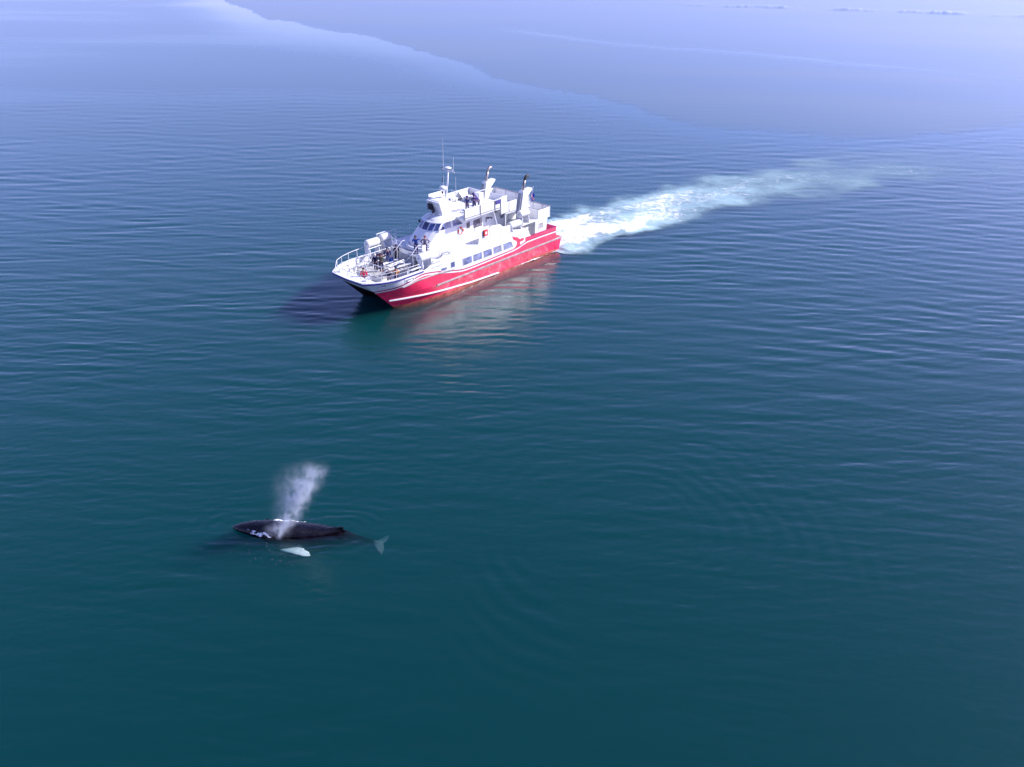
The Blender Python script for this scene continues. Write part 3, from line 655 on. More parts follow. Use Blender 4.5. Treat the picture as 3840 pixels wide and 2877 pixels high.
for z in (9.05, 9.3): MB().cyl((-9.0, -0.42, z), (-9.0, -0.42, z + 0.12), 0.05, n=8).build("navigation_light", M['black'], mast)
MB().bx(-9.25, -9.05, -0.05, 0.85, 7.55, 7.62).build("antenna_bracket", M['rail'], mast)
MB().hexa([(-9.3, 0.16, 6.9), (-9.1, 0.16, 6.9), (-9.1, 0.3, 6.9), (-9.3, 0.3, 6.9), (-9.25, 0.14, 7.5), (-9.05, 0.14, 7.5), (-9.05, 0.3, 7.5), (-9.25, 0.3, 7.5)]).build("rolled_cover", M['navy'], mast, bevel=0.03)
for dy in (-0.35, 0.1): MB().tube([(-8.95, 0, 7.9), (-8.1, dy - 0.4, 7.6)], 0.02).build("mast_stay", M['steel'], mast)
# funnels with bent exhausts
for sg in (1, -1):
    FX, FY, FZ = -0.62, -0.15, -0.3
    a = [(-15.55, 2.35), (-16.85, 2.35), (-16.85, 2.95), (-15.55, 2.95)]
    fu = MB().hexa([(x, sg * y, 4.4) for x, y in a] + [(x - 0.55 if x > -16 else x + 0.05, sg * y, 7.45) for x, y in a]).build("funnel", M['white2'], boat, bevel=0.03)
    fu.location = (FX, FY * sg, FZ)
    MB().prism([(-16.55, sg * 2.36, 7.46), (-17.45, sg * 2.36, 7.52), (-17.40, sg * 2.36, 7.34), (-16.85, sg * 2.36, 6.85)], [(-16.55, sg * 2.94, 7.46), (-17.45, sg * 2.94, 7.52), (-17.40, sg * 2.94, 7.34), (-16.85, sg * 2.94, 6.85)]).build("funnel_wing", M['white2'], fu, bevel=0.02)
    MB().tube([(-16.3, sg * 2.65, 7.3), (-16.62, sg * 2.65, 8.42)], 0.135, 14).build("exhaust_pipe", M['pipe'], fu, smooth=True)
    MB().tube([(-16.62, sg * 2.65, 8.41), (-16.68, sg * 2.65, 8.58), (-16.80, sg * 2.65, 8.70), (-16.98, sg * 2.65, 8.74), (-17.12, sg * 2.65, 8.70)], 0.143, 14).build("exhaust_elbow", M['soot'] if sg > 0 else M['pipe'], fu, smooth=True)
    MB().hexa([(-15.56, sg * 2.45, 5.2), (-15.50, sg * 2.45, 5.2), (-15.50, sg * 2.85, 5.2), (-15.56, sg * 2.85, 5.2), (-15.96, sg * 2.45, 7.2), (-15.90, sg * 2.45, 7.2), (-15.90, sg * 2.85, 7.2), (-15.96, sg * 2.85, 7.2)]).build("grey_front_panel", M['deck'], fu)  # flat grey panel over the middle of the funnel's forward face
# boat deck bulwark, stanchions, aft deck rails
for sg in (1, -1):
    pts = [(-9.55, 3.70), (-9.75, 4.45), (-10.15, 4.88), (-12.6, 4.96), (-13.0, 4.6), (-14.1, 4.5), (-14.1, 3.70)]
    MB().prism([(x, sg * 3.47, z) for x, z in pts], [(x, sg * 3.41, z) for x, z in pts]).build("deck_bulwark", M['white'], boat, bevel=0.015)
    for x in (-11.2, -12.6, -14.1): MB().bx(x - 0.02, x + 0.02, sg * 3.47, sg * 3.50, 3.7, 4.9 if x > -13 else 4.5).build("bulwark_rib", M['rail'], boat)
    rail_run("guard_rail", [(x, sg * 3.42, 3.7) for x in (-4.9, -6.0, -7.2, -8.5)], (0.55, 1.0), 0.016)
    MB().cyl((-12.75, sg * 3.35, 3.7), (-12.75, sg * 2.45, 5.98), 0.05, n=8).build("deck_pillar", M['rail'], boat)
    MB().bx(-14.6, -14.5, sg * 2.35, sg * 2.42, 3.7, 5.96).build("deck_pillar", M['rail'], boat)
    # aft deck side panels
    MB().bx(-20.1, -18.3, sg * 3.36, sg * 3.40, 4.1, 5.0).build("rail_panel", M['white2'], boat)
    for x in (-18.3, -19.2, -20.1): MB().bx(x - 0.03, x + 0.03, sg * 3.33, sg * 3.42, 4.08, 5.05).build("rail_post", M['rail'], boat)
    MB().bx(-20.14, -18.27, sg * 3.32, sg * 3.43, 5.03, 5.09).build("hand_rail", M['frame'], boat, bevel=0.01)
    MB().bx(-18.33, -18.27, sg * 1.8, sg * 3.36, 4.1, 4.95).build("rail_panel", M['white2'], boat)
MB().bx(-20.12, -20.08, -3.34, 3.34, 4.1, 5.0).build("rail_panel", M['white2'], boat)
MB().bx(-20.16, -20.04, -3.4, 3.4, 5.03, 5.09).build("hand_rail", M['frame'], boat, bevel=0.01)
for y in (-2.4, -1.2, 0, 1.2, 2.4): MB().bx(-20.07, -20.02, y - 0.03, y + 0.03, 4.08, 5.03).build("rail_post", M['rail'], boat)
fan = MB().bx(-14.06, -14.0, 0.35, 1.15, 4.1, 5.0).build("deckhouse_door", M['white2'], boat, bevel=0.01)
MB().lathe([(0.3, -0.02), (0.33, 0.0), (0.30, 0.03), (0.24, 0.02)], (-15.2, 1.34, 4.8), 20, 'y').build("porthole", M['frame'], boat)
MB().bx(-13.55, -12.95, 1.335, 1.40, 3.75, 4.9).build("side_door", M['white2'], boat, bevel=0.02)
# fire hose cabinet on the bulwark
fb = MB().bx(-10.75, -10.25, 3.47, 3.62, 4.34, 4.92).build("fire_cabinet", M['redbox'], boat, bevel=0.02)
MB().bx(-10.62, -10.40, 3.615, 3.628, 4.50, 4.76).build("cabinet_sign", M['white2'], fb)
MB().bx(-10.72, -10.28, 3.49, 3.6, 4.26, 4.339).build("cabinet_bracket", M['white'], fb)
# low hatch frame on the boat deck side
MB().tube([(-4.75, 3.38, 3.72), (-5.0, 3.38, 4.0), (-5.7, 3.38, 4.02), (-5.9, 3.38, 3.72)], 0.05, 8).build("deck_fairlead", M['frame'], boat)
MB().bx(-4.6, -2.9, 3.515, 3.53, 3.42, 3.47).build("vent_slot", M['frame'], boat)

# ------------------------------------------------------------------ fore deck fittings
plat = MB().bx(-3.42, 0.55, -2.05, 1.5, 2.2, 2.62).build("viewing_platform", M['white'], boat)
m_pl = MB().bx(-0.105, 0.105, -1.77, 1.77, 0, 0.045).mesh("plank", M['plank'])
for i in range(18):
    o = link(bpy.data.objects.new("plank", m_pl), plat); o.location = (0.42 - 0.222 * i, -0.275, 2.625)
for i, (x0, x1, y, z) in enumerate(((-3.0, -1.15, -1.55, 3.08), (-3.0, -1.15, -0.42, 3.08), (-3.1, -1.15, 0.42, 3.08), (-3.1, -0.2, 1.18, 3.08))):
    bn = MB().bx(x0, x1, y - 0.17, y + 0.17, z, z + 0.06).build("bench", M['white2'], boat, bevel=0.015)
    for x in (x0 + 0.15, x1 - 0.15):
        MB().bx(x - 0.03, x + 0.03, y - 0.13, y + 0.13, 2.67, z).build("leg", M['rail'], bn)
    MB().bx(x0 + 0.1, x1 - 0.1, y - 0.02, y + 0.02, 2.82, 2.88).build("stretcher", M['rail'], bn)
# railing round the platform: square bars
def bar_run(pts, hs, r=0.032, pr=0.04):
    for h in hs: MB().tube([(p[0], p[1], p[2] + h) for p in pts], r, 6).build("platform_rail", M['rail'], boat, smooth=True)
    for p in pts: MB().cyl((p[0], p[1], p[2] - 0.04), (p[0], p[1], p[2] + max(hs)), pr, n=6).build("stanchion", M['rail'], boat, smooth=True)
bar_run([(0.48, -1.98, 2.67), (0.48, -0.8, 2.67), (0.48, 0.35, 2.67), (0.48, 1.44, 2.67)], (0.55, 1.08))
bar_run([(0.48, 1.44, 2.67), (-0.8, 1.44, 2.67), (-2.1, 1.44, 2.67)], (0.55, 1.08))
bar_run([(0.48, -1.98, 2.67), (-0.9, -1.98, 2.67), (-2.2, -1.98, 2.67), (-3.4, -1.98, 2.67)], (0.55, 1.08))
bar_run([(1.55, -1.6, 2.2), (1.45, -0.4, 2.2), (1.3, 0.9, 2.2)], (0.5, 0.95), 0.025, 0.03)
# handrails of the steps up to the boat deck
for y in (-0.35, 1.75):
    MB().tube([(-2.15, y, 3.7), (-2.9, y, 4.2), (-3.55, y, 4.7), (-3.9, y, 4.7)], 0.03, 6).build("stair_rail", M['rail'], boat, smooth=True)
    MB().cyl((-2.9, y, 2.65), (-2.9, y, 4.2), 0.03, n=6).build("stanchion", M['rail'], boat)
for i in range(4): MB().bx(-3.35 - 0.16 * i, -3.18 - 0.16 * i, 0.2, 1.4, 2.66 + 0.25 * i, 2.89 + 0.25 * i).build("stair_step", M['plank'], boat)
# forward edge rail of the boat deck
fr_pts = [(-4.2, -2.75, 3.7), (-3.75, -2.0, 3.7), (-3.52, -1.1, 3.7), (-3.48, -0.45, 3.7)]
rail_run("guard_rail", fr_pts, (0.5, 0.95), 0.02)
rail_run("guard_rail", [(-3.5, 0.5, 3.7), (-3.7, 1.9, 3.7), (-4.4, 2.75, 3.7), (-4.85, 3.2, 3.7)], (0.5, 0.95), 0.02)
MB().bx(-4.25, -3.85, 2.0, 2.06, 3.72, 4.72).build("gate_panel", M['white2'], boat)
# bow rails
sp = [(2.75, -2.05), (2.3, -2.45), (1.5, -2.85), (0.5, -3.15), (-0.6, -3.3), (-1.6, -3.36)]
pts = [(x, y, 3.15) for x, y in sp]
MB().tube([(2.98, -1.7, 3.16), (2.8, -2.05, 3.55)] + [(x, y, 3.95) for x, y in sp[1:]], 0.03, 6).build("bow_rail", M['rail'], boat, smooth=True)
for x, y in sp[1:]: MB().cyl((x, y, 3.12), (x, y, 3.95), 0.028, n=6).build("stanchion", M['rail'], boat)
pp = [(3.0, -1.6), (3.05, 0.0), (2.95, 1.6), (2.55, 2.35), (1.7, 2.85), (0.3, 3.2), (-1.0, 3.33), (-2.2, 3.38)]
for h, r in ((0.62, 0.022), (0.32, 0.014)): MB().tube([(x, y, 3.15 + h) for x, y in pp], r, 6).build("bow_rail", M['rail'], boat, smooth=True)
for x, y in pp[1:]: MB().cyl((x, y, 3.12), (x, y, 3.77), 0.024, n=6).build("stanchion", M['rail'], boat)
MB().bx(-2.9, -1.4, 3.02, 3.22, 3.32, 3.42).build("boarding_plank", M['white2'], boat, bevel=0.03)
# windlass, bollards and lockers at the bow
wl_ = MB().bx(1.45, 1.95, -1.35, -0.75, 2.2, 2.5).build("windlass", M['white2'], boat, bevel=0.03)
MB().lathe([(0.26, -0.22), (0.28, -0.18), (0.16, -0.14), (0.16, 0.14), (0.28, 0.18), (0.26, 0.22)], (1.7, -1.05, 2.75), 16, 'y').build("drum", M['white2'], wl_, auto=30)
MB().tube([(1.7, -0.8, 2.72), (1.7, -0.5, 2.72)], 0.09, 10).build("warping_head", M['frame'], wl_)
for (x, y) in ((2.45, -1.7), (1.3, -2.25), (2.3, 1.75), (0.4, -2.75)):
    b = MB().bx(x - 0.22, x + 0.22, y - 0.12, y + 0.12, 2.2 if x < 2.2 else 3.1, 2.26 if x < 2.2 else 3.16).build("bollard", M['white2'], boat)
    for dx in (-0.13, 0.13):
        z = 2.26 if x < 2.2 else 3.16
        MB().lathe([(0.07, 0), (0.065, 0.22), (0.10, 0.24), (0.10, 0.30)], (x + dx, y, z), 12).build("post", M['white2'], b, auto=30)
MB().bx(0.6, 1.5, -2.95, -2.45, 2.2, 2.85).build("deck_locker", M['white2'], boat, bevel=0.04)
MB().bx(-0.7, 0.3, -3.1, -2.6, 2.2, 2.7).build("deck_locker", M['white2'], boat, bevel=0.04)
dv = MB().tube([(0.2, -2.5, 2.2), (0.2, -2.5, 3.35), (0.0, -2.45, 3.6), (-0.5, -2.3, 3.62)], 0.06, 8).build("davit", M['rail'], boat, smooth=True)
MB().hexa([(0.3, -2.55, 2.2), (0.55, -2.55, 2.2), (0.55, -2.4, 2.2), (0.3, -2.4, 2.2), (0.0, -2.55, 3.3), (0.1, -2.55, 3.3), (0.1, -2.4, 3.3), (0.0, -2.4, 3.3)]).build("brace", M['white2'], dv)
MB().tube([(1.9, -0.9, 2.9), (1.5, 0.2, 2.35), (2.2, 1.2, 3.2)], 0.02).build("mooring_line", M['strap'], boat)
# gangway gate frame on the starboard side
MB().tube([(-4.3, -3.3, 3.7), (-4.35, -3.3, 4.75), (-5.4, -3.3, 4.75), (-5.4, -3.3, 3.7)], 0.04, 6).build("gangway_frame", M['rail'], boat)
MB().tube([(-4.35, -3.3, 4.35), (-5.4, -3.3, 4.35)], 0.04, 6).build("gangway_bar", M['rail'], boat)
MB().tube([(-3.7, -2.9, 3.7), (-3.95, -3.0, 4.3), (-4.35, -3.3, 4.75)], 0.035, 6).build("gangway_brace", M['rail'], boat)
# raft racks (built into the boat)
def cradle(x0, x1, y, z0, z1):
    for x in (x0 + 0.2, x1 - 0.2):
        MB().hexa([(x - 0.04, y - 0.36, z0), (x + 0.04, y - 0.36, z0), (x + 0.04, y + 0.36, z0), (x - 0.04, y + 0.36, z0), (x - 0.04, y - 0.30, z1), (x + 0.04, y - 0.30, z1), (x + 0.04, y + 0.30, z1), (x - 0.04, y + 0.30, z1)]).build("raft_cradle", M['rail'], boat)
cradle(-2.95, -1.45, -3.0, 3.16, 3.98); cradle(-4.3, -3.15, -3.0, 3.6, 4.15)
cradle(-3.95, -2.5, 2.98, 3.14, 3.86); cradle(-15.9, -14.3, 3.1, 3.70, 3.98); cradle(-17.1, -15.75, 3.08, 4.08, 4.78)
MB().bx(-4.25, -3.05, -3.38, -3.30, 4.78, 4.84).build("rack_bar", M['white2'], boat)
for x in (-4.2, -3.1): MB().cyl((x, -3.34, 3.6), (x, -3.34, 4.78), 0.03, n=6).build("rack_post", M['rail'], boat)
MB().tube([(-1.4, -2.62, 3.15), (-1.4, -2.62, 3.95), (-2.95, -2.62, 3.95), (-2.95, -2.62, 3.15)], 0.035, 6).build("rack_frame", M['rail'], boat)
# flagstaff at the stern
MB().tube([(-19.95, 0.85, 4.9), (-20.35, 0.95, 6.55)], [0.035, 0.025], 8).build("flagstaff", M['rail'], boat)

# ------------------------------------------------------------------ things carried on the boat
def raft(x0, x1, y, z, r, label):
    c = W((0.5 * (x0 + x1), y, z - r)); t = empty("life_raft_canister", c, HEAD); h = (x1 - x0) / 2
    MB().lathe([(r * 0.2, -h), (r * 0.86, -h), (r * 0.97, -h + 0.05), (r, -h + 0.12), (r, -0.05), (r * 1.03, -0.045), (r * 1.03, 0.045), (r, 0.05), (r, h - 0.12), (r * 0.97, h - 0.05), (r * 0.86, h), (r * 0.2, h)], (0, 0, r), 28, 'x').build("shell", M['raft'], t, auto=28)
    for d in (-h * 0.55, h * 0.55):
        MB().lathe([(r * 1.005, -0.03), (r * 1.015, -0.03), (r * 1.015, 0.03), (r * 1.005, 0.03)], (d, 0, r), 28, 'x').build("strap", M['strap'] if False else M['rail'], t)
    MB().cyl((h, 0, r), (h + 0.05, 0, r), 0.05, n=10).build("release_plug", M['strap'], t)
    tag(t, label, "life raft", "white life raft canisters")
raft(-2.9, -1.5, -3.0, 4.30, 0.37, "white life raft canister farthest forward on the far side rack of the bow")
raft(-4.25, -3.2, -3.0, 4.45, 0.36, "white life raft canister behind the foremost one, under the rack bar")
raft(-3.95, -2.5, 2.98, 4.12, 0.38, "white life raft canister with grey end beside the near bow steps")
raft(-15.85, -14.3, 3.1, 4.28, 0.36, "white life raft canister on the near deck edge behind the red cabinet")
raft(-17.05, -15.75, 3.08, 5.08, 0.36, "white life raft canister at the foot of the near funnel")
# life ring
t = empty("life_ring", W((-9.35, 1.37, 4.28)), HEAD)
m = MB(); n = 24
for part_, mat, rng in (("ring", M['orange'], None), ("tape", M['white2'], 1)):
    m = MB(); RR, r = 0.30, 0.068
    if rng is None:
        pts = [(RR * math.cos(2 * math.pi * k / n), 0.06, 0.37 + RR * math.sin(2 * math.pi * k / n)) for k in range(n + 1)]
        MB().tube(pts, r, 10, cap=False).build(part_, mat, t, smooth=True)
    else:
        for q in range(4):
            a0 = math.pi / 4 + q * math.pi / 2
            pts = [(RR * math.cos(a0 + d), 0.06, 0.37 + RR * math.sin(a0 + d)) for d in (-0.24, -0.12, 0, 0.12, 0.24)]
            MB().tube(pts, r * 1.05, 10).build(part_, mat, t, smooth=True)
tag(t, "orange and white life ring on the wheelhouse side", "life ring")
# ensign
t = empty("flag", W((-20.2, 0.92, 5.25)), HEAD)
rows = []; nu, nv = 26, 18
for j in range(nv + 1):
    v = j / nv
    rows.append([(-0.02 - 0.30 * u_ * (0.75 + 0.25 * v) - 0.24 * v * 0.0 - 0.22 * v + 0.22, 0.12 * math.sin(u_ * 7 + v * 2) * u_ + 0.05 * v, 0.85 * v * 1.0 - 0.45 * u_) for u_ in [i / nu for i in range(nu + 1)]])
m = MB()
for j in range(nv):
    for i in range(nu):
        u_ = (i + 0.5) / nu; v = (j + 0.5) / nv
        du, dv_ = abs(u_ - 0.36), abs(v - 0.5)
        m.cur = 2 if (du < 0.045 or dv_ < 0.06) else 1 if (du < 0.10 or dv_ < 0.13) else 0
        m.add([rows[j][i], rows[j][i + 1], rows[j + 1][i + 1], rows[j + 1][i]], [(0, 1, 2, 3)])
m.build("flag_cloth", [cloth("flag_blue", (0.02, 0.06, 0.42)), cloth("flag_white", (0.8, 0.8, 0.8)), cloth("flag_red", (0.65, 0.02, 0.04))], t, fix=False)
tag(t, "small blue flag with red and white cross drooping at the stern", "flag")
for (nm, lab, x, y, z, c_, sx) in (("bag", "dark red bag lying on the fore deck bench", -1.9, -1.55, 3.14, (0.35, 0.01, 0.10), 0.24), ("bag", "blue rucksack lying on the middle bench of the fore deck", -2.2, -0.42, 3.14, (0.02, 0.06, 0.32), 0.26)):
    t = empty(nm, W((x, y, z)), HEAD + 0.4)
    MB().hexa([(-sx, -0.14, 0), (sx, -0.14, 0), (sx, 0.14, 0), (-sx, 0.14, 0), (-sx * 0.7, -0.10, 0.30), (sx * 0.6, -0.10, 0.26), (sx * 0.6, 0.10, 0.26), (-sx * 0.7, 0.10, 0.30)]).build("pouch", cloth(nm + "_cloth", c_), t, bevel=0.06)
    MB().tube([(-sx * 0.4, 0, 0.28), (-sx * 0.2, 0.02, 0.38), (sx * 0.3, 0, 0.25)], 0.02, 6).build("handle", M['strap'], t)
    tag(t, lab, "bag", "bags on the fore deck")

# ------------------------------------------------------------------ people
def skin_mesh(name, chains, mat, parent, sub=1):
    """chains: list of lists of (point, radius); equal points are welded"""
    vs_, rad, ed, key = [], [], [], {}
    for ch in chains:
        prev = None
        for p, r in ch:
            k = tuple(round(c, 4) for c in p)
            if k not in key: key[k] = len(vs_); vs_.append(p); rad.append(r)
            i = key[k]
            if prev is not None and prev != i: ed.append((prev, i))
            prev = i
    me = bpy.data.meshes.new(name); me.from_pydata(vs_, ed, [])
    o = bpy.data.objects.new(name, me); C.objects.link(o)
    mo = o.modifiers.new("skin", 'SKIN'); mo.use_smooth_shade = True; mo.branch_smoothing = 0.6
    sl_ = me.skin_vertices[0].data
    for i, r in enumerate(rad): sl_[i].radius = (r, r); sl_[i].use_root = False
    par = list(range(len(vs_)))
    def find(a):
        while par[a] != a: a = par[a]
        return a
    for a, b in ed: par[find(a)] = find(b)
    seen = set()
    for i in range(len(vs_)):
        if find(i) not in seen: seen.add(find(i)); sl_[i].use_root = True
    s_ = o.modifiers.new("sub", 'SUBSURF'); s_.levels = sub; s_.render_levels = sub
    PENDING.append((o, name, mat, parent)); return o
PENDING = []
ARMS = {  # elbow, hand for left(+y) and right(-y), in metres for a 1.7 m figure facing +x
    'camera': [((0.20, 0.30, 1.22), (0.24, 0.07, 1.50)), ((0.20, -0.30, 1.22), (0.24, -0.07, 1.50))],
    'hips':   [((-0.06, 0.42, 1.14), (0.08, 0.22, 0.98)), ((-0.06, -0.42, 1.14), (0.08, -0.22, 0.98))],
    'down':   [((-0.02, 0.27, 1.12), (0.06, 0.27, 0.87)), ((-0.02, -0.27, 1.12), (0.06, -0.27, 0.87))],
    'rail':   [((0.16, 0.25, 1.14), (0.40, 0.16, 1.08)), ((0.16, -0.25, 1.14), (0.40, -0.16, 1.08))],
    'phone':  [((0.12, 0.25, 1.14), (0.32, 0.06, 1.22)), ((0.12, -0.25, 1.14), (0.32, -0.06, 1.22))],
    'point':  [((0.12, 0.42, 1.36), (0.26, 0.10, 1.46)), ((0.18, -0.28, 1.20), (0.26, -0.05, 1.46))],
}
def person(label, loc, face, h, arms, jacket, trousers, hair, hat=None, holds=None, bend=0.0, boots=(0.02, 0.018, 0.02), skirt=False, stance=0.11, hood=None):
    k = h / 1.70
    def S(p, dz=0.0):
        x, y, z = p
        if z > 0.92: x += bend * (z - 0.92)
        return (x * k, y * k, z * k)
    t = empty("person", W(loc), HEAD + R(face))
    A = ARMS[arms]
    pel, chest, neck = (0, 0, 0.95), (0.0, 0, 1.26), (0.0, 0, 1.42)
    body, jk, tr, bt = [], [], [], []
    body.append([(S(pel), .10 * k), (S((0, 0, 1.1)), .10 * k), (S(chest), .11 * k), (S(neck), .052 * k), (S((0.01, 0, 1.49)), .062 * k), (S((0.02, 0, 1.56)), .088 * k), (S((0.01, 0, 1.64)), .075 * k)])
    body.append([(S((0.02, 0, 1.56)), .088 * k), (S((0.115, 0, 1.545)), .016 * k)])
    for i, sg in enumerate((1, -1)):
        el, ha = A[i]; sh = (0.0, 0.17 * sg, 1.37)
        d = Vector(ha) - Vector(el); d.normalize()
        palm = tuple(Vector(ha) + d * 0.05)
        body.append([(S(chest), .11 * k), (S(sh), .058 * k), (S(el), .042 * k), (S(ha), .027 * k), (S(palm), .036 * k)])
        side = Vector((0, 0, 1)).cross(d); side = side.normalized() if side.length > 0.1 else Vector((0, 1, 0))
        nrm = d.cross(side).normalized()
        for q, (o_, l_) in enumerate(((-0.030, 0.075), (-0.010, 0.088), (0.010, 0.082), (0.030, 0.065))):
            r0 = Vector(palm) + side * o_ + d * 0.02; r1 = r0 + d * l_ * 0.55 - nrm * 0.012; r2 = r0 + d * l_ * 0.9 - nrm * 0.035
            body.append([(S(palm), .036 * k), (S(tuple(r0)), .0095 * k), (S(tuple(r1)), .009 * k), (S(tuple(r2)), .008 * k)])
        th = Vector(ha) + side * 0.03 * sg + d * 0.01
        body.append([(S(ha), .027 * k), (S(tuple(th)), .011 * k), (S(tuple(th + d * 0.045 + side * 0.022 * sg)), .009 * k)])
        hp, kn, an = (0, 0.085 * sg, 0.88), (0.025, (0.085 + stance * 0.3) * sg, 0.50), (-0.01, stance * sg, 0.09)
        body.append([(S(pel), .10 * k), (S(hp), .085 * k), (S(kn), .055 * k), (S(an), .038 * k), (S((0.14, (stance + 0.02) * sg, 0.035)), .034 * k)])
        jk.append([(S(chest), .155 * k), (S(sh), .088 * k), (S(el), .066 * k), (S(tuple(Vector(el).lerp(Vector(ha), 0.86))), .05 * k)])
        tr.append([(S((0, 0, 0.97)), .135 * k), (S(hp), .108 * k), (S(kn), .078 * k), (S((-0.005, stance * sg, 0.16)), .06 * k)])
        bt.append([(S((-0.01, stance * sg, 0.20)), .062 * k), (S((-0.01, stance * sg, 0.06)), .055 * k), (S((0.15, (stance + 0.02) * sg, 0.042)), .042 * k)])
    jk.append([(S((0, 0, 0.86 if not skirt else 0.70)), .165 * k), (S((0, 0, 1.05)), .155 * k), (S(chest), .155 * k), (S((0.0, 0, 1.40)), .085 * k)])
    if hood: jk.append([(S((0.0, 0, 1.40)), .085 * k), (S((-0.03, 0, 1.50)), .085 * k)])
    skin_mesh("body", body, M['skin'], t)
    skin_mesh("jacket", jk, cloth("jacket_cloth", jacket), t)
    skin_mesh("trousers", tr, cloth("trouser_cloth", trousers), t)
    skin_mesh("boots", bt, cloth("boot_leather", boots, 0.5), t)
    c = S((0.0, 0, 1.60)); hr = MB()
    prof = [(0.112 * k, -0.07 * k), (0.118 * k, 0.0), (0.105 * k, 0.05 * k), (0.07 * k, 0.095 * k), (0.01 * k, 0.115 * k)]
    hr.lathe(prof, (c[0] - 0.025 * k, 0, c[2]), 14).build("hair" if hat is None else "hat", cloth("hair_or_hat", hat or hair, 0.8), t, smooth=True)
    if hood:
        MB().lathe([(0.10 * k, -0.13 * k), (0.13 * k, -0.05 * k), (0.125 * k, 0.05 * k), (0.08 * k, 0.11 * k), (0.01, 0.125 * k)], (c[0] - 0.035 * k, 0, c[2]), 14).build("hood", cloth("hood_cloth", hood), t, smooth=True)
    if holds == 'camera':
        MB().bx(0.245 * k, 0.30 * k, -0.07 * k, 0.07 * k, 1.50 * k, 1.60 * k).build("camera", M['black'], t, bevel=0.01)
        MB().cyl((0.30 * k + bend * .5, 0, 1.55 * k), (0.40 * k + bend * .5, 0, 1.55 * k), 0.04 * k, n=12).build("camera_lens", M['black'], t)
    if holds == 'phone':
        MB().bx(0.36 * k, 0.38 * k, -0.04 * k, 0.04 * k, 1.20 * k, 1.35 * k).build("phone", M['black'], t)
    if holds == 'scarf': MB().lathe([(0.09 * k, -0.05), (0.11 * k, 0.0), (0.08 * k, 0.05)], S((0.0, 0, 1.43)), 12).build("scarf", cloth("scarf_cloth", (0.5, 0.5, 0.55)), t, smooth=True)
    tag(t, label, "person", "passengers on the boat")
    return t
DK = (0.022, 0.02, 0.035)
person("person in a bright red jacket at the bow rail", (1.82, 0.62, 2.2), 45, 1.70, 'down', (0.72, 0.01, 0.06), (0.03, 0.02, 0.10), (0.05, 0.03, 0.03), hat=(0.05, 0.04, 0.06))
person("person in a dark patterned jacket and white cap by the near bow rail", (0.45, 2.35, 2.2), 42, 1.70, 'rail', (0.06, 0.055, 0.09), (0.22, 0.22, 0.27), (0.05, 0.04, 0.04), hat=(0.75, 0.75, 0.75), holds=None)
person("person in a mustard jacket raising arms, beside the white-capped one", (-0.25, 2.5, 2.2), 40, 1.68, 'camera', (0.62, 0.22, 0.035), (0.06, 0.03, 0.16), (0.05, 0.04, 0.05), hat=(0.06, 0.06, 0.12), holds='camera')
person("person in navy jacket and pale hat at the platform rail, beside the olive jacket", (-0.36, -0.42, 2.67), 46, 1.66, 'rail', (0.015, 0.015, 0.07), (0.015, 0.015, 0.05), (0.4, 0.35, 0.3), hat=(0.72, 0.70, 0.68), holds='scarf')
person("person in olive jacket holding a camera to the face at the platform rail", (-0.66, 0.0, 2.67), 44, 1.72, 'camera', (0.11, 0.115, 0.085), (0.03, 0.025, 0.09), (0.06, 0.03, 0.03), holds='camera', boots=(0.25, 0.03, 0.03))
person("small person in dark blue jacket and jeans among the far benches", (-2.3, -1.0, 2.67), 50, 1.62, 'down', (0.03, 0.025, 0.12), (0.10, 0.16, 0.36), (0.05, 0.04, 0.04), hat=(0.06, 0.07, 0.16))
person("person in black jacket looking at a phone at the top of the platform", (-3.18, -0.78, 2.67), 44, 1.70, 'phone', (0.018, 0.016, 0.03), (0.035, 0.033, 0.045), (0.1, 0.09, 0.1), hat=(0.10, 0.10, 0.18), holds='phone', boots=(0.5, 0.45, 0.45))
person("person in bright blue jacket with an elbow raised, in front of the wheelhouse", (-4.08, 0.92, 3.705), 45, 1.68, 'point', (0.03, 0.09, 0.36), (0.03, 0.03, 0.13), (0.07, 0.05, 0.06), holds='camera', boots=(0.05, 0.01, 0.12))
person("person in grey jacket and maroon hat, hands on hips, by the wheelhouse", (-4.62, 1.58, 3.705), 42, 1.66, 'hips', (0.17, 0.155, 0.22), (0.04, 0.025, 0.10), (0.1, 0.03, 0.04), hat=(0.24, 0.02, 0.05), boots=(0.06, 0.01, 0.06))
person("person in blue-grey coat at the upper deck rail, nearest the mast", (-10.45, 1.25, 6.1), 40, 1.62, 'rail', (0.10, 0.11, 0.22), (0.12, 0.12, 0.2), (0.04, 0.03, 0.06), hat=(0.05, 0.03, 0.15), hood=(0.05, 0.035, 0.16))
person("person in purple coat and grey scarf at the upper deck rail", (-11.15, 1.5, 6.1), 40, 1.68, 'phone', (0.09, 0.07, 0.24), (0.10, 0.10, 0.22), (0.05, 0.03, 0.05), hat=(0.12, 0.02, 0.12), holds='scarf', hood=(0.07, 0.04, 0.2))
person("person bending over in a dark coat behind the pair on the upper deck", (-11.95, 1.32, 6.1), -60, 1.60, 'rail', (0.07, 0.04, 0.18), (0.2, 0.2, 0.26), (0.05, 0.03, 0.06), hat=(0.07, 0.04, 0.16), bend=0.85)
bpy.context.view_layer.update()
dg = bpy.context.evaluated_depsgraph_get()
done = []
for o, name, mat, parent in PENDING:
    me = bpy.data.meshes.new_from_object(o.evaluated_get(dg)); me.materials.clear(); me.materials.append(mat)
    for p in me.polygons: p.use_smooth = True
    done.append((o, me, name, parent))
for o, me, name, parent in done:
    bpy.data.objects.remove(o); link(bpy.data.objects.new(name, me), parent)

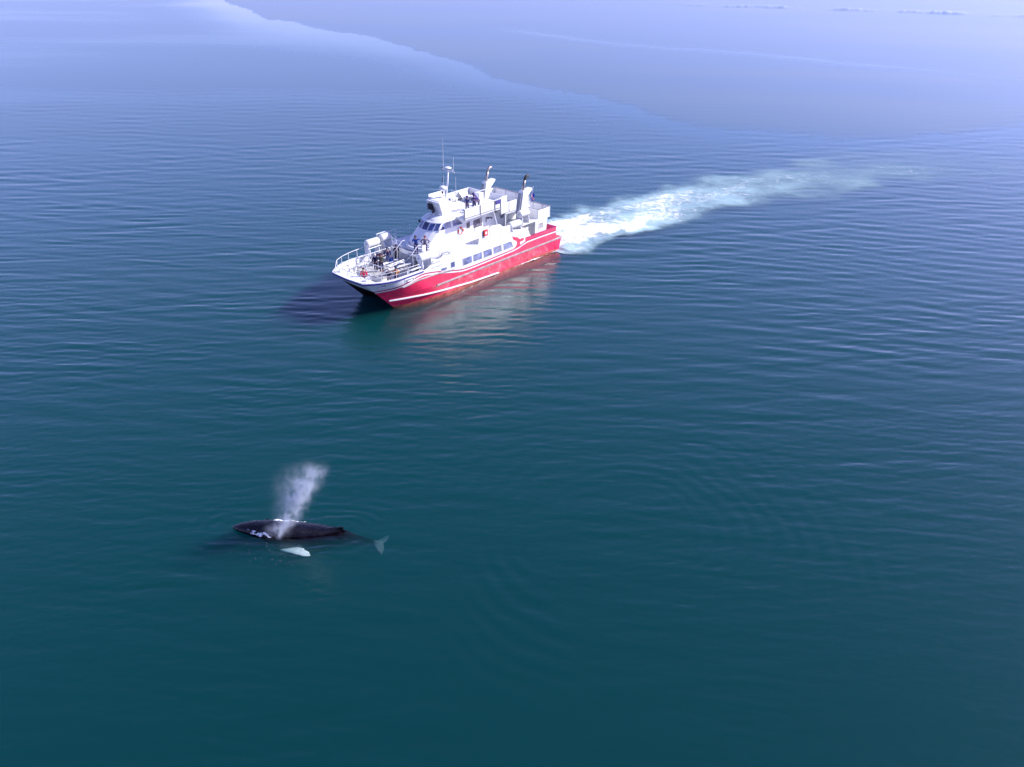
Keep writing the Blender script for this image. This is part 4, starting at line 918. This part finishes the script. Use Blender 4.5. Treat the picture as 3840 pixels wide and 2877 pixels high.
# ------------------------------------------------------------------ the whale (nose towards -x in its own frame is world -x)
WH = Vector((-15.62, 36.34, 0.02)); WAZ = R(-1.8); WL = 7.9
whale = empty("humpback_whale", WH, WAZ); whale.scale = (1.045, 1, 1)
tag(whale, "young humpback whale at the surface, dark back and pale flipper, blowing", "whale")
# stations along the body: s, half width, half height, centre height
ST = [(0.00, 0.05, 0.05, 0.12), (0.12, 0.17, 0.12, 0.13), (0.4, 0.33, 0.20, 0.13), (0.9, 0.48, 0.30, 0.10), (1.5, 0.60, 0.42, 0.02), (2.1, 0.70, 0.58, -0.17), (2.7, 0.78, 0.72, -0.36), (3.3, 0.90, 0.80, -0.50), (3.9, 0.91, 0.82, -0.56),
      (4.5, 0.84, 0.76, -0.55), (5.1, 0.66, 0.64, -0.50), (5.6, 0.53, 0.52, -0.46), (6.1, 0.40, 0.40, -0.50), (6.6, 0.27, 0.30, -0.62), (7.1, 0.19, 0.22, -0.70), (7.5, 0.14, 0.15, -0.76), (7.9, 0.09, 0.08, -0.82)]
m = MB(); rows = []; NS, NC = 60, 28
def st(s, i): return smooth_tab([(q[0], q[i]) for q in ST], s, 0.12)
for k in range(NS + 1):
    s_ = 7.9 * (k / NS) ** 1.1; hw, hh, cz = max(0.02, st(s_, 1)), max(0.02, st(s_, 2)), st(s_, 3)
    r = []
    for j in range(NC):
        a = 2 * math.pi * j / NC; ca, sa = math.cos(a), math.sin(a)
        y = hw * math.copysign(abs(ca) ** 0.9, ca); z = cz + hh * math.copysign(abs(sa) ** (0.95 if sa > 0 else 0.85), sa)
        if s_ < 2.3 and sa > 0.85: z += 0.05 * math.exp(-(abs(s_ - 1.95) / 0.25) ** 2) + 0.02 * sstep(0.2, 0.8, s_)     # splash guard and rostral ridge
        r.append((s_, y, z))
    rows.append(r)
vs_ = [p for r in rows for p in r]; fs = [tuple(range(NC)), tuple(range(NS * NC, (NS + 1) * NC))]
for i in range(NS):
    for j in range(NC): fs.append((i * NC + j, i * NC + (j + 1) % NC, (i + 1) * NC + (j + 1) % NC, (i + 1) * NC + j))
m.add(vs_, fs)
# tubercles on the head
rnd = random.Random(3)
for sg in (1, -1):
    for q in range(9):
        s_ = 0.35 + q * 0.18; y = sg * (st(s_, 1) * (0.55 if q % 2 else 0.8)); z = st(s_, 3) + st(s_, 2) * (0.80 if q % 2 else 0.52)
        m.lathe([(0.05, -0.05), (0.045, 0.02), (0.005, 0.045)], (s_, y, z), 8)
# dorsal fin
def foil(stations, axis='z'):
    rr = []
    for (c, lead, trail, th, n_) in stations:
        ring = []
        for k in range(12):
            a = 2 * math.pi * k / 12; u = 0.5 - 0.5 * math.cos(a); w = th * math.sin(a) * (1 - 0.55 * u)
            p = Vector(lead).lerp(Vector(trail), u)
            ring.append(tuple(p + Vector(n_) * w))
        rr.append(ring)
    v = [p for r_ in rr for p in r_]; f = [tuple(range(12)), tuple(range((len(rr) - 1) * 12, len(rr) * 12))]
    for i in range(len(rr) - 1):
        for k in range(12): f.append((i * 12 + k, i * 12 + (k + 1) % 12, (i + 1) * 12 + (k + 1) % 12, (i + 1) * 12 + k))
    m.add(v, f)
foil([(0, (4.5, 0, 0.02), (6.2, 0, -0.16), 0.13, (0, 1, 0)), (0, (4.95, 0, 0.16), (6.02, 0, 0.04), 0.085, (0, 1, 0)), (0, (5.45, 0, 0.25), (5.96, 0, 0.17), 0.05, (0, 1, 0)), (0, (5.85, 0, 0.32), (6.02, 0, 0.29), 0.025, (0, 1, 0))])
# flippers: long, knobbly, swept back just under the surface
for sg, dd in ((-1, (0.87, -0.50, 0)), (1, (0.985, 0.16, 0))):
    b0 = Vector((2.60, sg * 0.60, -0.66 if sg < 0 else -1.1)); d = Vector(dd).normalized(); ch = Vector((abs(d.y), -d.x * sg, 0))
    stn = []
    for k in range(9):
        u = k / 8; c_ = b0 + d * (2.2 * u) + Vector((0, 0, 0.30 * sstep(0, 0.8, u))); w = interp([(0, 0.22), (0.25, 0.30), (0.6, 0.32), (0.85, 0.27), (0.95, 0.2), (1.0, 0.08)], u) + 0.018 * (k % 2)
        stn.append((0, tuple(c_ - ch * w), tuple(c_ + ch * w), 0.09 * (1 - 0.75 * u), (0, 0, 1)))
    foil(stn)
# flukes
for sg in (1, -1):
    stn = []
    for k in range(8):
        u = k / 7; y = sg * 1.22 * u
        lead = (7.45 + 0.55 * u ** 1.3 + 0.10 * u, y, -0.82 + (0.20 if sg < 0 else -0.40) * u); trail = (8.05 + 0.12 * math.sin(u * 3.2) + 0.10 * u ** 2, y, lead[2])
        stn.append((0, lead, trail, 0.07 * (1 - 0.8 * u), (0, 0, 1)))
    foil(stn)
def whale_skin():
    mt, t, out = newmat("whale_skin")
    b = t.new("ShaderNodeBsdfPrincipled"); t.link(b.outputs[0], out.inputs[0])
    P = t.new("ShaderNodeTexCoord").outputs["Object"]; sp = t.new("ShaderNodeSeparateXYZ"); t.link(P, sp.inputs[0]); X, Y = sp.outputs[0], sp.outputs[1]
    n1 = t.noise(P, 2.2, 6, 0.65); n2 = t.noise(t.mapping(P, 25, (1.0, 4.0, 2.0)), 2.0, 6, 0.7); n3 = t.noise(P, 9, 5, 0.7)
    base = t.mixc(t.mr(n1, 0.35, 0.7), (0.002, 0.0015, 0.003, 1), (0.008, 0.006, 0.011, 1))
    base = t.mixc(t.m('MULTIPLY', t.mr(n2, 0.60, 0.72), 0.2), base, (0.05, 0.04, 0.055, 1))
    base = t.mixc(t.m('MULTIPLY', t.mr(n3, 0.66, 0.74), 0.25), base, (0.16, 0.14, 0.17, 1))
    ay = t.m('ABSOLUTE', Y)
    flip = t.m('MULTIPLY', t.m('MULTIPLY', t.mr(ay, 0.88, 1.0), t.mr(X, 6.0, 5.8)), t.mr(n1, 0.25, 0.60, 0.6, 1.0))
    base = t.mixc(flip, base, (0.78, 0.78, 0.72, 1))
    fl = t.m('MULTIPLY', t.mr(X, 7.45, 7.75), t.mr(n1, 0.3, 0.6, 0.5, 1.0))
    base = t.mixc(fl, base, (0.16, 0.17, 0.17, 1))
    t.put(b.inputs["Base Color"], base); t.put(b.inputs["Roughness"], t.mr(n3, 0.3, 0.7, 0.10, 0.34)); t.put(b.inputs["Specular IOR Level"], t.mr(sp.outputs[2], 0.02, 0.10, 0.0, 0.42))
    bp = t.new("ShaderNodeBump"); bp.inputs["Strength"].default_value = 0.6; bp.inputs["Distance"].default_value = 0.04
    t.put(bp.inputs["Height"], t.m('ADD', t.noise(P, 5, 5, 0.6), t.m('MULTIPLY', n2, 0.6))); t.link(bp.outputs[0], b.inputs["Normal"])
    return mt
wb = m.build("body", whale_skin(), whale, smooth=True)
rm = wb.modifiers.new("fuse", 'REMESH'); rm.mode = 'VOXEL'; rm.voxel_size = 0.035; rm.use_smooth_shade = True
sm = wb.modifiers.new("soften", 'SMOOTH'); sm.factor = 0.5; sm.iterations = 4

# ------------------------------------------------------------------ foam, wake and blow
def foam_material(name, milky):
    mt, t, out = newmat(name)
    uv = t.new("ShaderNodeUVMap", uv_map="flow").outputs[0]; sp = t.new("ShaderNodeSeparateXYZ"); t.link(uv, sp.inputs[0]); S_, E_ = sp.outputs[0], sp.outputs[1]   # age 0..1, cover 0..1
    P = t.new("ShaderNodeTexCoord").outputs["Object"]
    nz = t.new("ShaderNodeTexNoise"); t.put(nz.inputs["Vector"], P); nz.inputs["Scale"].default_value = 0.35; nz.inputs["Detail"].default_value = 3
    wv = t.vm('ADD', P, t.vm('MULTIPLY', t.vm('SUBTRACT', nz.outputs["Color"], (0.5, 0.5, 0.5)).outputs[0], (3.2, 3.2, 0.0) if milky else (0.5, 0.5, 0.0)).outputs[0]).outputs[0]
    n1 = t.noise(wv, 0.75 if milky else 4.5, 9, 0.72)
    if milky:
        rdg = t.m('SUBTRACT', 1.0, t.m('ABSOLUTE', t.m('MULTIPLY', t.m('SUBTRACT', t.noise(wv, 1.3, 6, 0.6), 0.5), 4.5)))
        n1 = t.m('ADD', t.m('MULTIPLY', n1, 0.72), t.m('MULTIPLY', t.m('MAXIMUM', rdg, 0.0), 0.24))
    thr = t.m('SUBTRACT', 0.84, t.m('MULTIPLY', E_, 0.60))
    a = t.mr(n1, thr, t.m('ADD', thr, 0.30 if milky else 0.14))
    a = t.m('MULTIPLY', a, t.mr(E_, 0.0, 0.12))
    fo = t.new("ShaderNodeBsdfDiffuse"); fo.inputs["Color"].default_value = (0.86, 0.87, 0.88, 1)
    tr = t.new("ShaderNodeBsdfTransparent")
    if milky:
        mk = t.new("ShaderNodeBsdfDiffuse"); mk.inputs["Color"].default_value = (0.40, 0.57, 0.62, 1)
        b_ = t.m('MULTIPLY', t.mr(E_, 0.0, 0.46), t.mr(t.noise(wv, 0.16, 4, 0.6), 0.25, 0.7, 0.35, 1.0))
        b_ = t.m('MULTIPLY', b_, t.mr(S_, 1.0, 0.15, 0.0, 0.95))
        base = t.mixs(b_, tr.outputs[0], mk.outputs[0])
    else: base = tr.outputs[0]
    t.link(t.mixs(a, base, fo.outputs[0]), out.inputs["Surface"])
    return mt
def flow_mesh(name, rows, uvs, mat):
    m_ = MB(); m_.grid(rows); me = m_.mesh(name, mat, smooth=True, fix=False)
    uvl = me.uv_layers.new(name="flow"); flat = [u for r in uvs for u in r]
    for lp_ in me.loops: uvl.data[lp_.index].uv = flat[lp_.vertex_index]
    return link(bpy.data.objects.new(name, me))
CL = [(-20.9, 0.0), (-26, 0.3), (-32, 1.2), (-40, 2.6), (-48, 4.6), (-56, 7.0), (-66, 10.8), (-78, 15.6), (-92, 21.5), (-108, 29.0)]
HWD = [(-20.9, 4.0), (-23, 5.0), (-26, 5.0), (-32, 4.8), (-40, 5.2), (-48, 6.0), (-56, 7.0), (-66, 8.2), (-78, 9.5), (-108, 13)]
rows, uvs = [], []
NS_, NT_ = 300, 64
for i in range(NS_ + 1):
    u = i / NS_; x = -20.9 - 87.0 * u ** 1.25; d = -20.9 - x
    yc = smooth_tab(CL, x, 2.0); hw = 1.35 * smooth_tab(HWD, x, 2.0) * (1.08 + 0.35 * (mnoise.noise((x * 0.16, 3.1, 0)) ))
    r, q = [], []
    for j in range(NT_ + 1):
        v = -1 + 2 * j / NT_
        y = yc + hw * v
        vv = abs(v) + 0.22 * mnoise.fractal((x * 0.22, y * 0.22, 7.7), 0.8, 2.1, 4)
        edge = (1 - sstep(0.34, 0.90, vv)) * (1 - sstep(0.9, 1.0, abs(v)))
        # cover: solid behind the hulls, then torn strands, then stray flecks
        cov = interp([(0, 1.15), (7, 1.05), (12, 0.92), (18, 0.78), (25, 0.66), (31, 0.54), (38, 0.45), (50, 0.42), (87, 0.34)], d)
        cov *= 0.84 + 0.5 * mnoise.noise((x * 0.14, y * 0.30, 1.3))
        if 14 < d < 46: cov *= 1.0 + 0.22 * math.cos((v + 0.15) * 3.0) - 0.12
        cov = max(0.0, cov * edge + 0.0)
        z = 0.035 + 0.16 * edge * math.exp(-d / 9.0) + (0.22 * math.exp(-d / 12.0) + 0.03) * edge * (mnoise.fractal((x * 0.7, y * 0.7, 0.2), 0.9, 2.1, 5) + 0.35) * 0.8
        if d < 0.9: z = min(z, 0.05)
        w_ = W((x, y, max(0.02, z))); r.append(tuple(w_)); q.append((min(1.0, d / 87.0), cov))
    rows.append(r); uvs.append(q)
wake = flow_mesh("wake_foam", rows, uvs, foam_material("wake_foam", True))
tag(wake, "white churned wake trailing away behind the boat into milky water", "wake", kind="stuff")
# spray curling along the hull side towards the stern
rows, uvs = [], []
for i in range(121):
    x = -13.0 - 8.2 * i / 120; u = i / 120
    r, q = [], []
    for j in range(11):
        v = j / 10; y = 3.36 + (0.10 + 0.50 * u ** 0.7) * v + 0.08 * mnoise.noise((x * 1.3, 2.2, 0))
        c_ = (1 - abs(2 * v - 0.8) ** 1.5) * (0.35 + 0.5 * sstep(0.05, 0.35, u) * (1 - 0.55 * sstep(0.5, 1.0, u)))
        z = 0.04 + 0.07 * (1 - v) * (0.5 + mnoise.noise((x * 2.4, v * 3, 5)))
        r.append(tuple(W((x, y, max(0.02, z))))); q.append((0.3, max(0, c_ + 0.15 * mnoise.noise((x, v, 3)))))
    rows.append(r); uvs.append(q)
FM = foam_material("spray_foam", False)
tag(flow_mesh("hull_foam", rows, uvs, FM), "thin line of foam along the red hull near the stern", "foam", kind="stuff")
# white water sliding off the whale's head and shoulders
def whale_pt(s_, y, z): return Vector((WH.x, WH.y, 0)) + Matrix.Rotation(WAZ, 4, 'Z') @ Vector((s_ * 1.045, y, z))
def side_y(s_):             # where the body meets the water
    hw, hh, cz = st(s_, 1), st(s_, 2), st(s_, 3)
    k_ = max(-1, min(1, -(cz + 0.02) / hh)); return hw * math.sqrt(max(0.0, 1 - k_ * k_))
for (nm, lab, sg, s0, s1, wd, inn, amp) in (("splash_foam", "white water breaking along the far side of the whale's head", 1, 0.45, 4.2, 0.34, 0.10, 0.16), ("splash_foam", "white water pouring off the near side of the whale's jaw", -1, 0.65, 3.0, 0.17, 0.12, 0.05)):
    rows, uvs = [], []
    for i in range(111):
        u = i / 110; s_ = s0 + (s1 - s0) * u; yb = side_y(s_); r, q = [], []
        for j in range(15):
            v = j / 14; wv_ = wd * (0.35 + 0.9 * math.sin(math.pi * min(1, u * 0.9 + 0.08))) * (1 + 0.5 * mnoise.noise((s_ * 3, 1.0, sg)))
            y = yb - inn + v * wv_ + 0.05 * mnoise.noise((s_ * 4, v, 2))
            zb = st(s_, 3) + st(s_, 2) * math.sqrt(max(0, 1 - min(1, (y / max(0.05, st(s_, 1))) ** 2)))
            z = max(0.03, zb + 0.02) + amp * max(0, mnoise.fractal((s_ * 2.5, y * 4, sg * 2.0), 0.9, 2.0, 4) + 0.25) * (1 - v)
            e = math.sin(math.pi * min(1, u * 0.95 + 0.05)) ** 0.5 * (1 - abs(2 * v - 0.75) ** 2.0)
            r.append(tuple(whale_pt(s_, sg * y, z))); q.append((0.2, max(0, (0.96 if sg > 0 else 0.86) * e + 0.1 * mnoise.noise((s_ * 2, v * 2, 4)))))
        rows.append(r); uvs.append(q)
    tag(flow_mesh(nm, rows, uvs, FM), lab, "foam", kind="stuff")
# drops and sun sparkle round the flipper and the blow, modelled as white beads
m_ = MB(); rnd = random.Random(11)
for i in range(90):
    if i < 75:
        x, y = rnd.gauss(2.9, 1.0), -rnd.uniform(1.1, 2.9)
    else:
        x, y = rnd.gauss(4.0, 0.8), rnd.uniform(0.9, 2.0)
    rr_ = rnd.uniform(0.003, 0.009); p = whale_pt(x, y, 0.02 + rr_)
    m_.lathe([(0.1 * rr_, -rr_), (0.9 * rr_, -rr_ * 0.5), (rr_, 0), (0.8 * rr_, rr_ * 0.6), (0.1 * rr_, rr_)], tuple(p), 6)
tag(m_.build("drops_and_sparkle", paint("drop_sparkle_white", (0.85, 0.86, 0.88), 0.5, 0.02, bump=0), None, smooth=True), "scattered white drops on the water round the whale's flipper", "drops", kind="stuff")
# the blow: a leaning cloud of mist
def blow_material():
    mt, t, out = newmat("whale_blow")
    P = t.new("ShaderNodeTexCoord").outputs["Object"]; sp = t.new("ShaderNodeSeparateXYZ"); t.link(P, sp.inputs[0]); X, Y, Z = sp.outputs
    nz = t.new("ShaderNodeTexNoise"); t.put(nz.inputs["Vector"], P); nz.inputs["Scale"].default_value = 1.1; nz.inputs["Detail"].default_value = 3
    wp = t.vm('ADD', P, t.vm('MULTIPLY', t.vm('SUBTRACT', nz.outputs["Color"], (0.5, 0.5, 0.5)).outputs[0], (0.9, 0.6, 0.5)).outputs[0]).outputs[0]
    ws = t.new("ShaderNodeSeparateXYZ"); t.link(wp, ws.inputs[0]); WX, WY, WZ = ws.outputs
    def plume(c0, c1, r0, r1, amt, cy_=0.0):
        cx = t.m('ADD', c0, t.m('MULTIPLY', WZ, c1)); r_ = t.m('ADD', r0, t.m('MULTIPLY', WZ, r1))
        dx = t.m('DIVIDE', t.m('SUBTRACT', WX, cx), r_); dy_ = t.m('DIVIDE', t.m('SUBTRACT', WY, cy_), t.m('MULTIPLY', r_, 0.8))
        d2 = t.m('ADD', t.m('MULTIPLY', dx, dx), t.m('MULTIPLY', dy_, dy_))
        return t.m('MULTIPLY', t.m('POWER', 2.718, t.m('MULTIPLY', d2, -1.5)), amt)
    d = t.m('ADD', plume(0.0, 0.53, 0.36, 0.07, 1.0), plume(-0.28, 0.40, 0.36, 0.14, 0.22))
    low = t.m('MULTIPLY', plume(-0.10, 0.10, 0.46, 0.05, 0.8, -0.66), t.mr(WZ, 1.25, 0.25))
    d = t.m('ADD', d, low)
    n = t.mr(t.noise(t.mapping(wp, 0, (1.0, 1.0, 0.6)), 2.1, 7, 0.68), 0.38, 0.70, 0.03, 1.3)
    top = t.m('MULTIPLY', t.mr(WZ, 4.5, 3.3), t.mr(Z, -0.05, 0.25))
    fade = t.mr(Z, 0.0, 4.4, 1.15, 0.62, smooth=False)
    dens = t.m('MULTIPLY', t.m('MULTIPLY', t.m('MULTIPLY', d, n), t.m('MULTIPLY', top, fade)), 4.0)
    # stay inside the box
    for ax, lo, hi in ((X, -1.45, 3.25), (Y, -1.35, 1.35), (Z, 0.0, 4.75)):
        dens = t.m('MULTIPLY', dens, t.m('MULTIPLY', t.mr(ax, lo, lo + 0.3), t.mr(ax, hi, hi - 0.3)))
    v = t.new("ShaderNodeVolumePrincipled"); v.inputs["Color"].default_value = (0.84, 0.90, 1.0, 1); t.put(v.inputs["Density"], dens); v.inputs["Anisotropy"].default_value = 0.2
    t.link(v.outputs[0], out.inputs["Volume"])
    mt.cycles.volume_step_rate = 0.2
    return mt
bl = MB().bx(-1.5, 3.3, -1.4, 1.4, 0.0, 4.8).build("whale_blow", blow_material())
bl.location = (-12.75, 36.15, 0.12)
tag(bl, "leaning plume of white mist blown by the whale", "whale blow", kind="stuff")
